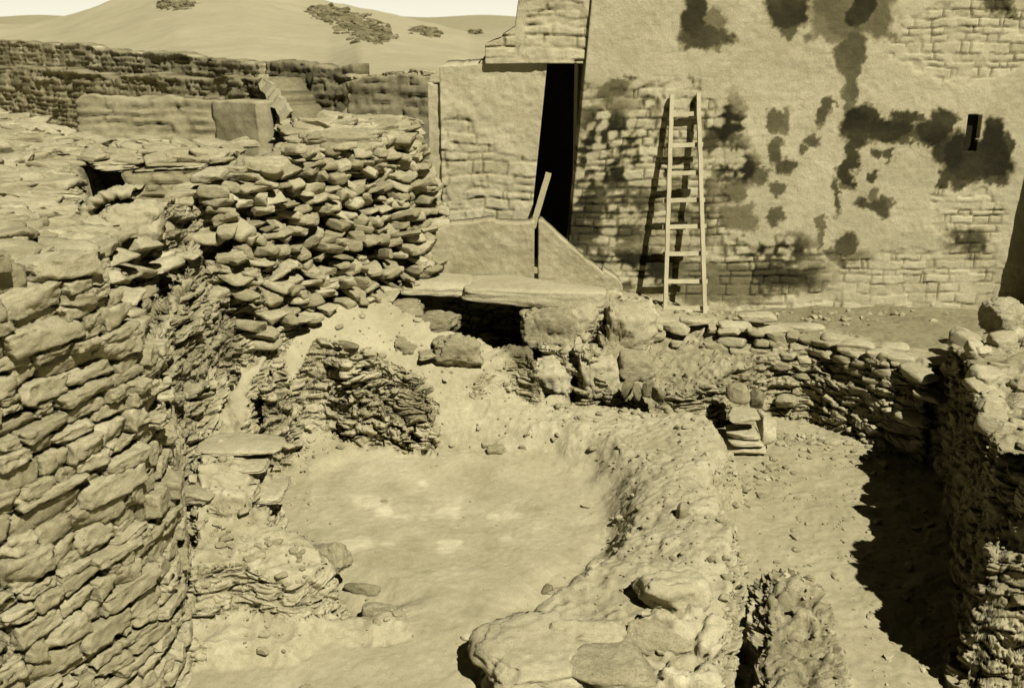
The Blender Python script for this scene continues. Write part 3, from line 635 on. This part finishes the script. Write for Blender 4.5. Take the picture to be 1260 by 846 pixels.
# dense coursed stones on the oblique face up to the facade
bt = Batch(); edge = np.array([(-3.12, 11.4), (-2.95, 11.8), (-2.4, 12.7), (-1.5, 13.7), (-1.12, 14.3), (-1.1, 14.9)])
for k in range(len(edge)-1):
    a_, b_ = edge[k], edge[k+1]; L = np.linalg.norm(b_-a_); an = math.atan2(*(b_-a_)[::-1])
    for i in range(int(L/.16)):
        for zz in np.arange(.45 if k > 0 else .3, 2.15+.08*k, .115):
            f_ = (i+random.random())/(L/.16); p = a_+(b_-a_)*f_; no = np.array([sin(an), -cos(an)]); bat = (1.4-zz)*.28
            l = random.uniform(.13, .3)
            if random.random() < (.45 if k < 2 else .25): continue
            l *= random.uniform(.55, 1.35)
            bt.stone((p[0]+no[0]*(bat+random.uniform(-.12, .03)), p[1]+no[1]*(bat+random.uniform(-.12, .03)), zz+random.uniform(-.04, .04)), (l, .34, random.uniform(.05, .14)), rotm(an+random.gauss(0, .4), random.gauss(0, .22), random.gauss(0, .2)), (8, 5), 'b', random.uniform(.75, 1.15), .02)
bt.out('face_stones', M['stone'], lw, True)

# ------------------------------------------------------------------ ledge over the hollow, block, etc.
def blockspan(px0, px1, pyt, pyb, Y, dep, **k):
    a_ = np.array(PY(px0, (pyt+pyb)/2, Y)); b_ = np.array(PY(px1, (pyt+pyb)/2, Y)); t_ = PY((px0+px1)/2, pyt, Y+dep*.75)[2]; c_ = PY((px0+px1)/2, pyb, Y)[2]; c_ = min(c_, t_-.06)
    return ((a_[0]+b_[0])/2, Y+dep/2, (t_+c_)/2), (abs(b_[0]-a_[0]), dep, abs(t_-c_))
def bthing(name, px0, px1, pyt, pyb, Y, dep, label, cat, yaw=0, tx=0, ty=0, **k):
    l, s_ = blockspan(px0, px1, pyt, pyb, Y, dep)
    return rock_thing(name, l, s_, rotm(yaw, tx, ty), label, cat, **k)
bthing('stone_slab', 492, 578, 338, 366, 13.45, .75, 'left flat slab of the pale ledge roofing the black hollow', 'slab', mat='plaster', p=9, clips=3, rough=.06, seed=3, ty=.05)
bthing('stone_slab', 568, 748, 341, 380, 13.25, .95, 'longer right slab of the pale ledge above the black hollow', 'slab', mat='plaster', p=9, clips=3, rough=.07, seed=4, ty=.04)
bthing('masonry_block', 642, 708, 372, 434, 12.95, .7, 'squarish masonry block hanging over the right end of the black hollow', 'block', mat='rock', p=14, clips=4, rough=.08, seed=6, tone=1.0, lay=.12, clipd=1.15)
bthing('masonry_block', 696, 742, 366, 432, 13.0, .7, 'pale eroded masonry mass right of the hanging block', 'block', mat='plaster', p=5, clips=7, rough=.14, seed=8, lay=.1)
bthing('masonry_block', 746, 812, 368, 446, 12.9, .85, 'pale plaster mass right of the dark vertical crack', 'block', mat='plaster', p=4, clips=7, rough=.14, seed=9, lay=.1)
bthing('masonry_block', 655, 702, 432, 492, 12.45, .7, 'white plastered lump under the hanging block', 'block', mat='plaster', p=4, clips=6, rough=.14, seed=10, tone=1.12, lay=.1)
bthing('masonry_block', 716, 765, 428, 490, 12.5, .6, 'white plastered block right of the thin black slit', 'block', mat='plaster', p=8, clips=3, rough=.07, seed=11, tone=1.1)
bthing('masonry_block', 762, 812, 432, 470, 12.5, .5, 'small stone block above the dark broken hole', 'block', mat='rock', p=7, clips=4, rough=.09, seed=12)
bt = Batch()
for px, py, Y, l in ((772, 478, 12.2, .2), (785, 482, 12.1, .16), (797, 480, 12.1, .2), (808, 486, 12.05, .16)):
    c = PY(px, py, Y); bt.stone(c, (l*.55, .2, l*1.2), rotm(random.uniform(-1, 1), .2, random.uniform(-.3, .3)), (12, 7), 's', .6, .02)
tag(bt.out('broken_stones', M['rock'], None, True), 'dark upright broken stones in the small hole by the platform', 'stones')
# stones around the small hollow on the slope
for i, (x0, x1, y0, y1, Y, lb) in enumerate(((446, 520, 368, 396, 13.0, 'thin brownish slab over the small hollow on the sand slope'), (500, 566, 384, 416, 12.75, 'ragged dark stone in the middle of the small hollow'), (533, 592, 410, 455, 12.1, 'rounded knobbly boulder at the right end of the small hollow'),
        (484, 512, 415, 440, 12.2, 'small round stone low in the small hollow'), (515, 538, 430, 444, 12.05, 'small pale stone below the small hollow'))):
    bthing('boulder', x0, x1, y0, y1, Y, .35, lb, 'boulder', seed=30+i, tone=(.8, .75, .92, .8, 1.)[i], rough=.24, lay=.2, key=(12, 7) if i > 2 else (26, 16))
# stone pier with slabs, and pottery niche
pr = empty('slab_pier', G(925, 590, -1.0), 'small pier of stacked flat slabs at the corner of the passage', 'pier')
for i, (x0, x1, y0, y1, Y) in enumerate(((900, 938, 503, 522, 11.35), (900, 936, 524, 530, 11.33), (902, 940, 533, 541, 11.3), (898, 945, 543, 560, 11.25), (905, 948, 562, 584, 11.2), (938, 956, 508, 548, 11.4))):
    l, s_ = blockspan(x0, x1, y0, y1, Y, .38); V, Fc = make_stone((12, 7), 50+i, p=6, clips=4, rough=.1); V = V*np.array(s_)/2*1.05@rotm(random.uniform(-.1, .1)).T+np.array(l)
    build('slab', V, Fc, M['stone'], pr, random.uniform(.95, 1.12), True)
# niche : jar shard + hole
bthing('broken_jar', 897, 925, 470, 500, 11.7, .28, 'dark broken pottery vessel set behind the slab pier', 'jar', mat='brick', p=3, clips=3, rough=.08, seed=61, key=(12, 7), tone=1.2)
bthing('boulder', 925, 944, 478, 506, 11.65, .2, 'small dark stone right of the broken pottery vessel', 'boulder', p=3, clips=6, seed=62, key=(12, 7), tone=.7)
bthing('boulder', 838, 908, 572, 612, 10.35, .5, 'big angular dark boulder leaning at the back right of the rim', 'boulder', yaw=.3, ty=.25, seed=63, tone=.8, rough=.16, clips=12)
# boulders and small stones on the basin
def gthing(px, py, z, size, label, seed, yaw=0, tx=0, ty=0, name='boulder', cat='boulder', emb=.15, **k):
    c = G(px, py, z); zz = hz(c[0], c[1])
    return rock_thing(name, (c[0], c[1], zz+size[2]*emb), size, rotm(yaw, tx, ty), label, cat, seed=seed, **k)
gthing(828, 712, -.6, (.58, .45, .32), 'broad pale boulder lying on the right rim of the basin', 71, .2, tone=1.05, mat='plaster', lay=.1)
gthing(812, 752, -.65, (.55, .3, .2), 'long low boulder just in front of the broad pale one', 72, -.2, ty=.15, tone=1.0)
gthing(720, 775, -.8, (.62, .4, .28), 'layered angular boulder at the front of the basin rim', 73, .1, tone=.98, mat='plaster', lay=.12)
gthing(645, 815, -.95, (.85, .9, .32), 'large smooth pale boulder at the bottom centre', 74, .3, tone=1.02, rough=.16, lay=.1, mat='plaster', emb=.0)
gthing(745, 822, -.9, (.7, .5, .25), 'low cracked rock at the bottom edge right of the smooth boulder', 75, .1, tone=1.)
gthing(692, 703, -1.0, (.2, .08, .07), 'thin curved stone at the front edge of the basin floor', 76, .15, key=(12, 7), tone=.95)
gthing(672, 713, -1.05, (.12, .08, .07), 'tiny dark stone at the tip of the thin curved stone', 77, .9, key=(12, 7), tone=.6)
gthing(738, 702, -.95, (.26, .14, .1), 'small loaf shaped stone beside the thin curved stone', 78, 0, key=(12, 7), tone=1.)
gthing(610, 528, -.7, (.2, .13, .12), 'small squared stone alone on the pale platform', 79, 0, key=(12, 7), tone=.9, p=8)
gthing(840, 628, -.6, (.1, .09, .2), 'small upright shard beside a hole in the rim', 80, .4, key=(12, 7), tone=.9)
gthing(432, 528, -.8, (.3, .12, .08), 'thin flat shard below the broken masonry face', 81, -.5, key=(12, 7), tone=.7)
gthing(465, 740, -1.0, (.3, .25, .2), 'rounded lump at the right end of the lower ledge', 82, 0, tone=1.0)
gthing(445, 712, -1.05, (.34, .12, .1), 'low dark stone at the left front of the basin floor', 83, -.25, tone=.75)
bthing('stone_slab', 238, 322, 556, 586, 8.75, .55, 'cracked upper slab of the stepped ledge by the left wall', 'slab', mat='stone', p=7, clips=3, seed=84, lay=.12)
bthing('stone_slab', 238, 342, 590, 606, 8.65, .6, 'thin pale slab over the square black hole', 'slab', mat='stone', p=8, clips=3, seed=85, lay=.1, tone=1.1)
bthing('stone_slab', 240, 338, 536, 556, 8.95, .5, 'thick rounded top slab of the stepped ledge', 'slab', mat='plaster', p=5, clips=3, seed=86, lay=.1)
bthing('masonry_block', 236, 316, 606, 640, 8.6, .5, 'eroded block under the thin pale slab', 'block', mat='stone', p=5, clips=5, seed=87, lay=.1)
bthing('boulder', 372, 425, 662, 716, 8.35, .3, 'dark edged angular stone jutting towards the basin floor', 'boulder', yaw=-.5, ty=-.5, seed=88, tone=.95, clips=10)
# plastered bench fragment under the crack
bthing('plaster_ledge', 236, 372, 752, 800, 7.75, .5, 'pale rounded plaster ledge low beside the foot of the left wall', 'ledge', mat='plaster', p=5, clips=4, seed=89, rough=.07)
# flat stones along the kerb
kb = [(932, 391, 40, 9), (1030, 418, 34, 8), (1052, 425, 40, 9), (1085, 436, 34, 9), (1108, 441, 30, 8), (1100, 428, 30, 7), (985, 404, 50, 8), (860, 396, 40, 8), (805, 396, 46, 9), (905, 402, 36, 8), (955, 406, 40, 7)]
for i, (px, py, wpx, hpx) in enumerate(kb):
    c = np.array(G(px, py, .02)); sc_ = (c[1]*cp+(CZ-c[2])*sp)/F
    V, Fc = make_stone((12, 7), 200+i, p=5, clips=6, rough=.12); V = V*np.array([wpx*sc_*1.15, .26, hpx*sc_*1.1])/2@rotm(-.25 if px > 1000 else 0, 0, random.gauss(0, .05)).T+c+np.array([0, 0, .01])
    build('coping_stone', V, Fc, M['stone'], rt, random.uniform(.95, 1.2), True)
bt = Batch()
kl = [(765, 396), (870, 402), (1000, 416), (1080, 438), (1150, 462)]
for k in range(len(kl)-1):
    (xa, ya), (xb, yb) = kl[k], kl[k+1]
    A_ = np.array(G(xa, ya, .02)); B_ = np.array(G(xb, yb, .02)); L = np.linalg.norm(B_-A_); an = math.atan2(B_[1]-A_[1], B_[0]-A_[0])
    for zz in np.arange(-.85, .0, .105):
        q_ = 0
        while q_ < L:
            l = random.uniform(.12, .38); p = A_+(B_-A_)*min((q_+l/2)/L, 1); q_ += l*random.uniform(.95, 1.1)
            if random.random() < (.42 if zz > -.3 else .86): continue
            bat = (-zz)*(.22 if k > 1 else .45)-.05
            bt.stone((p[0]+sin(an)*bat, p[1]-cos(an)*bat+random.uniform(-.04, .05), zz+random.uniform(-.02, .02)), (l, .26, random.uniform(.06, .125)), rotm(an+random.gauss(0, .12), random.gauss(0, .12), random.gauss(0, .07)), (8, 5), 'b', random.uniform(.75, 1.1), .02)
bt.out('face_stones', M['stone'], rt, True)
bthing('boulder', 1128, 1150, 438, 458, 11.55, .25, 'pale small boulder at the right end of the kerb', 'boulder', key=(12, 7), seed=90, tone=1.15, p=3)
# big slab on the left rubble, arch
gthing(392, 183, 2.35, (.85, .7, .2), 'large pale flat slab on top of the rubble wall', 91, .05, name='stone_slab', cat='slab', tone=1.15, p=6, clips=6, rough=.08)
gthing(420, 150, 2.55, (1.0, .5, .28), 'weathered capping block at the top of the rubble wall', 92, .05, tone=1.05, clips=8, rough=.2)
gthing(490, 150, 2.55, (.7, .4, .3), 'jagged dark capping block at the far right end of the rubble wall', 93, .0, tone=.8, clips=8, rough=.25)
gthing(345, 160, 2.4, (.6, .4, .2), 'smaller capping block left of the large flat slab', 94, .3, tone=1.0)
gthing(60, 292, 2.62, (1.1, .55, .28), 'huge flat boulder capping the near left wall', 95, .45, name='boulder', tone=1.0, rough=.12, p=4)
gthing(215, 385, 1.5, (.4, .28, .12), 'flat stone lying on the shoulder behind the near wall', 96, -.3, tone=1.05)
gthing(200, 360, 1.7, (.36, .26, .12), 'flat stone just above the one on the wall shoulder', 97, .3, tone=1.)
for i, (X, Y, Zz, sz, yaw, lb) in enumerate(((-4.95, 13.45, 2.13, (1.0, 1.7, .12), .1, 'left one of two thin slabs roofing the black hole at the left'), (-4.1, 13.35, 2.08, (1.0, 1.6, .13), -.12, 'right one of two thin slabs roofing the black hole at the left'))):
    rock_thing('stone_slab', (X, Y, Zz), sz, rotm(yaw, 0, .04*(1-2*i)), lb, 'slab', mat='stone', seed=120+i, p=6, clips=11, rough=.26, clipd=.9)
bt = Batch()
for _ in range(75):
    X, Y = random.uniform(-5.7, -3.5), random.uniform(12.9, 14.6); l = random.uniform(.14, .5)
    bt.stone((X, Y, 2.2+random.uniform(-.05, .05)), (l, l*.7, l*.22), rotm(random.uniform(-.6, .6), random.gauss(0, .15), random.gauss(0, .12)), (8, 5), 'b', random.uniform(.85, 1.15), .03)
bt.out('capping_stones', M['stone'], lw, True)
def arch():
    c = np.array(PY(158, 272, 10.2)); V = []; Fq = []; n = 28; dep = 8
    for j in range(dep+1):
        for k, rr in enumerate((.3, .37)):
            for i in range(n+1):
                a_ = pi*(.42+.55*i/n); r_ = rr+.02*sin(i*1.3+j)+.012*random.uniform(-1, 1); V.append((c[0]+cos(a_)*r_*1.25, c[1]-.15+.4*j/dep, c[2]-.05+sin(a_)*r_))
    N1 = n+1
    def v(j, k, i): return (j*2+k)*N1+i
    for i in range(n):
        Fq.append((v(0, 0, i), v(0, 0, i+1), v(0, 1, i+1), v(0, 1, i))); Fq.append((v(dep, 0, i), v(dep, 1, i), v(dep, 1, i+1), v(dep, 0, i+1)))
        for j in range(dep):
            Fq.append((v(j, 1, i), v(j, 1, i+1), v(j+1, 1, i+1), v(j+1, 1, i))); Fq.append((v(j, 0, i), v(j+1, 0, i), v(j+1, 0, i+1), v(j, 0, i+1)))
    return build('stone_arch', np.array(V), np.array(Fq), M['plaster'], None, 1.0, True), c
ao, ac = arch(); tag(ao, 'small curved vault rib poking out of the rubble at the left', 'arch')
rock_thing('boulder', (ac[0]+.05, ac[1]-.02, ac[2]-.02), (.6, .5, .42), rotm(.1), 'rounded plaster fill under the small vault rib', 'boulder', mat='plaster', seed=98, p=3, clips=5, rough=.15)
# right wall stones
bt = Batch(); pts = []
for k in range(260):
    f_ = random.random(); X = random.uniform(3.6, 6.6); Y = random.uniform(5.5, 12)
    c = hz(X, Y)
    if c > -.1 and not (7.3 < Y < 8.7) and LAB[(np.clip(np.searchsorted(XS, X), 1, nx-1)*ny+np.clip(np.searchsorted(YS, Y), 1, ny-1))] == RIGHTW: pts.append((X, Y))
scatter(bt, pts, .1, .34, .5, .3, key=(8, 5), fine=.02, tmin=.95, tmax=1.2)
for X, Y, l in ((4.42, 8.95, .34), (4.6, 9.5, .3), (4.8, 10.1, .36), (4.98, 10.8, .3), (5.2, 11.5, .36), (5.3, 11.9, .34)):
    bt.stone((X, Y, hz(X+.15, Y)+.02), (l, l*.9, l*.6), rotm(random.random(), .2, .2), (12, 7), 's', 1.1, .02)
bt.out('loose_stones', M['stone'], rw, True)
bthing('boulder', 1226, 1275, 366, 420, 12.0, .6, 'knobbly white boulder standing against the facade shadow at the right edge', 'boulder', seed=101, tone=1.25, rough=.2, p=3)
# pebbles on the ground (uncountable)
bt = Batch(); lb = LAB.reshape(nx, ny)
k = 0
while k < 3200:
    X = random.uniform(-2.8, 4.8); Y = random.uniform(6.3, 14.2); i = np.searchsorted(XS, X); j = np.searchsorted(YS, Y)
    if lb[i, j] in (LEFTW,): continue
    if lb[i, j] == BFLOOR and random.random() < .9: continue
    r_ = random.uniform(.006, .028) if random.random() < .9 else random.uniform(.04, .09)
    bt.stone((X, Y, Zgrid[i, j]+r_*.12), (r_*1.4, r_, r_*.7), rotm(random.uniform(0, 6), random.gauss(0, .2), 0), (3, 3), 's', random.uniform(.75, 1.15)); k += 1
for (xa, ya, xb, yb, z_, n_) in ((945, 530, 1090, 545, -1, 110), (330, 550, 520, 520, -.9, 70), (905, 690, 890, 846, -1.3, 60), (240, 735, 500, 745, -1.05, 80), (680, 500, 860, 500, -.7, 70), (900, 600, 960, 560, -1, 50), (770, 388, 1200, 380, -.2, 90)):
    for _ in range(n_):
        f_ = random.random(); c = G(xa+(xb-xa)*f_+random.gauss(0, 6), ya+(yb-ya)*f_+abs(random.gauss(0, 10)), z_); r_ = abs(random.gauss(0, .03))+.012
        bt.stone((c[0], c[1], hz(c[0], c[1])+r_*.15), (r_*1.7, r_*1.2, r_*.8), rotm(random.uniform(0, 6), random.gauss(0, .3), 0), (4, 3), 's', random.uniform(.8, 1.15))
tag(bt.out('gravel', M['stone'], None), 'small loose chips of stone scattered over the dig', 'gravel', kind='stuff')

# ------------------------------------------------------------------ far enclosure walls
def farwall(name, pts, Ys, base_drop, lbl, s, mat='brick', rh=.17, wm=(.35, 1.1), res=.05, depth=.07, tone=1., pl=0., cat='enclosure wall', thick=.5, holes=(), mort=.55, tonef=None):
    a_ = PY(pts[0][0], pts[0][1], Ys[0]); b_ = PY(pts[-1][0], pts[-1][1], Ys[1]); A = np.array(a_[:2]); B = np.array(b_[:2]); L = np.linalg.norm(B-A)
    us = []; zs_ = []
    for px, py in pts:                       # intersect viewing ray with the wall plane
        a, b, c = ray(px, py); e = B-A
        t = (A[0]*e[1]-A[1]*e[0])/(a*e[1]-b*e[0]); P = np.array([a*t, b*t]); us.append(np.dot(P-A, e)/L); zs_.append(CZ+c*t)
    o = panel(name, A, B, min(zs_)-base_drop, lambda u: np.interp(u, us, zs_), M[mat], None, res=res, thick=thick, rh=rh, wm=wm, s=s, depth=depth, plaster=lambda u, z: np.full(u.shape, pl), rough=depth*.5, holes=holes, mort=mort, jw=rh*.28, jag=.14,
              tonef=(lambda u, z, d, X, Y: tone*(1+.3*fbm(np.stack([u, z*1.5, u*0], 1), .9, 5, s, .6))) if tonef is None else tonef)
    return tag(o, lbl, cat)
pier_t = lambda tone, s: (lambda u, z, d, X, Y: tone*(1+.25*fbm(np.stack([u, z, u*0], 1), .4, 3, s))*(1+.5*(np.abs(((u+.4) % 3.1)-1.5) < .22)))
farwall('enclosure_wall', [(-30, 47), (0, 49), (60, 53), (150, 60), (230, 68), (318, 79)], (44, 30), 3.2, 'farthest brick enclosure wall below the dune, with pale vertical piers', 301, tone=.95, tonef=pier_t(1.15, 5), res=.055)
farwall('enclosure_wall', [(-30, 80), (0, 82), (70, 84), (120, 90), (140, 97), (150, 92), (250, 95), (325, 97)], (36, 25), 4.0, 'darker rough brick wall in front of the farthest one', 302, tone=1.1, depth=.09, rh=.16)
farwall('enclosure_wall', [(326, 75), (360, 77), (400, 80), (436, 84)], (28, 26), 3, 'grey plain wall with a painted dark wedge for a hole right of the sloping stair edge', 303, tone=1.0, pl=.35, res=.06)
bthing('niche_shade_block', 375, 383, 88, 104, 26.4, .5, 'near-black block painted as the shade of a small wedge shaped opening in the grey plain far wall', 'opening', mat='dark', p=6, key=(8, 5), seed=4, ty=.25)  # solid dark block in front of the wall, paints the shade of a hole
farwall('enclosure_wall', [(92, 121), (100, 115), (112, 113), (135, 118), (150, 117), (200, 121), (266, 124)], (23, 23), 2.6, 'lighter plastered inner wall behind the left rubble', 304, mat='plaster', tone=.8, pl=.35, res=.05, rh=.2, thick=.25)
farwall('enclosure_wall', [(261, 125), (285, 125), (316, 128)], (22.98, 22.2), 3.0, 'smooth shaded plaster wall end between the inner wall and the sloping stair', 305, mat='plaster', tone=.85, pl=.97, res=.06, thick=.6)
farwall('enclosure_wall', [(300, 97), (322, 99), (330, 115), (352, 142), (356, 150)], (24.2, 22), 2.2, 'rough dark wall with a sloping pale stair edge in the background', 306, tone=.85, depth=.12, res=.05, thick=.9)
farwall('enclosure_wall', [(425, 101), (460, 96), (500, 92), (530, 93)], (20, 19), 2.2, 'plastered wall with a ragged stone top left of the plaster pier', 307, mat='plaster', tone=.82, pl=.45, res=.05, thick=.6)
bt = Batch()
a_ = np.array(PY(432, 99, 20)); b_ = np.array(PY(528, 92, 19.1))
for i in range(46):
    f_ = i/45; p = a_+(b_-a_)*f_; bt.stone(p+np.array([0, .2, random.uniform(-.01, .07)]), (random.uniform(.12, .3), .3, random.uniform(.05, .12)), rotm(0, 0, random.gauss(0, .15)), (4, 3), 's', .9)
tag(bt.out('wall_top_stones', M['stone']), 'row of rough stones capping the plastered wall left of the plaster pier', 'stones')
# sloping stair edge
a_ = np.array(PY(322, 96, 23.6)); b_ = np.array(PY(357, 146, 21.9)); d = b_-a_
beamv = np.cross(d/np.linalg.norm(d), np.array([0, -1, 0])); beamv /= np.linalg.norm(beamv)
tag(beam('stair', a_, b_, .26, .3, beamv, np.array([0, 1., 0]), M['plaster'], seg=14, jit=.03, tone=1.05), 'narrow pale flight of worn steps sloping down in the background', 'stair')

# ------------------------------------------------------------------ dune and plateau behind
aa = np.linspace(-.75, .35, 260); tt = np.concatenate([np.linspace(24, 60, 70), np.linspace(61, 260, 120)])
AA, TT = np.meshgrid(aa, tt, indexing='ij')
pxr = [-300, 0, 60, 150, 215, 300, 380, 430, 480, 580, 610, 700, 1000]; pyr = [30, 27, 20, -6, -26, -30, -4, 8, 17, 37, 33, 20, 20]
# angle a = X/Y -> px near the horizon
pa = 630+1368*AA
rz = np.array([PY(a, b, 150)[2] for a, b in zip(pxr, pyr)]); ridge = np.interp(pa, pxr, rz)
YY = TT; XX = AA*YY
base = np.interp(pa, [-300, 0, 300, 400, 440, 560, 700], [.2, .2, .4, 1.3, 2.15, 2.3, 1.6])
tq = np.clip((YY-26)/(150-26), 0, 1)
zz = base+(ridge-base)*(tq**.85)*1.0
zz = np.where(YY > 150, ridge-(YY-150)*.12, zz)
pp = np.stack([XX.ravel(), YY.ravel(), YY.ravel()*0], 1)
zz = zz.ravel()+fbm(pp, .035, 3, 401)*1.1*np.clip((YY.ravel()-30)/60, 0, 1)+fbm(pp*np.array([1, .5, 1]), .12, 4, 402)*.35*np.clip((YY.ravel()-40)/40, 0, 1)+fbm(pp, .5, 4, 403, .6)*.14+np.abs(fbm(pp*np.array([1, .35, 1]), .06, 4, 404))*-1.1*np.clip((YY.ravel()-60)/40, 0, 1)
zz = np.where((YY.ravel() < 26), zz-2.5*(26-YY.ravel())/2, zz)
zz = np.where((pa.ravel() > 560), np.minimum(zz, 4), zz)
n1_, n2_ = AA.shape; ix = np.arange(n1_*n2_).reshape(n1_, n2_)
q = np.stack([ix[:-1, :-1], ix[1:, :-1], ix[1:, 1:], ix[:-1, 1:]], -1).reshape(-1, 4)
DV = np.stack([XX.ravel(), YY.ravel(), zz], 1)
tag(build('dune', DV, q, M['dune'], None, 1.0, True), kind='structure')
def dune_hit(px, py):
    d_ = np.hypot(*(np.array(proj(DV[:, 0], DV[:, 1], DV[:, 2]))-np.array([[px], [py]])))
    vis = DV[:, 1] < 152; d_ = np.where(vis, d_, 1e9); return DV[np.argmin(d_)]
def outcrop(lst, cnt, label, s):
    cnt *= 4
    bt = Batch(); rs = random.Random(s)
    for k in range(cnt):
        cx, cy, rx, ry = rs.choice(lst); p = dune_hit(cx+rs.gauss(0, rx*.5), cy+rs.gauss(0, ry*.5))
        l = rs.uniform(.2, .75)*p[1]/110; bt.stone(p+np.array([0, 0, l*.05]), (l*1.6, l*1.2, l*.55), rotm(rs.uniform(0, 6), rs.gauss(0, .3), rs.gauss(0, .3)), (4, 3), 's', rs.uniform(.6, 1.2))
    tag(bt.out('rock_outcrop', M['scrub']), label, 'outcrop', kind='stuff')
outcrop([(218, 7, 18, 4)], 50, 'small dark outcrop near the crest of the dune', 1)
outcrop([(420, 22, 30, 6), (445, 34, 25, 7), (462, 44, 22, 8), (400, 14, 18, 4)], 190, 'long dark rocky outcrop on the right slope of the dune', 2)
outcrop([(518, 38, 12, 3), (530, 43, 8, 3)], 30, 'small outcrop where the dune meets the sky', 3)
outcrop([(583, 41, 6, 2)], 10, 'tiny outcrop beside the stepped masonry wall', 4)
# far plateau at the left horizon
aa = np.linspace(-.9, .2, 120); V = []
for a_ in aa:
    px = 630+1300*a_/1.04; top = PY(px, 20+1.5*sin(px*.05), 420)[2]
    for Y, z_ in ((300, -2), (330, 1.0), (420, top), (600, top), (640, -2)): V.append((a_*Y, Y, z_))
V = np.array(V); i = np.arange(119); q = np.concatenate([np.stack([i*5+k, i*5+5+k, i*5+6+k, i*5+1+k], 1) for k in range(4)])
tag(build('hill', V, q, M['dune'], None, .85), kind='structure')
for o in bpy.data.objects:
    if '_o' in o: del o['_o']
print('verts', sum(len(m.vertices) for m in bpy.data.meshes))
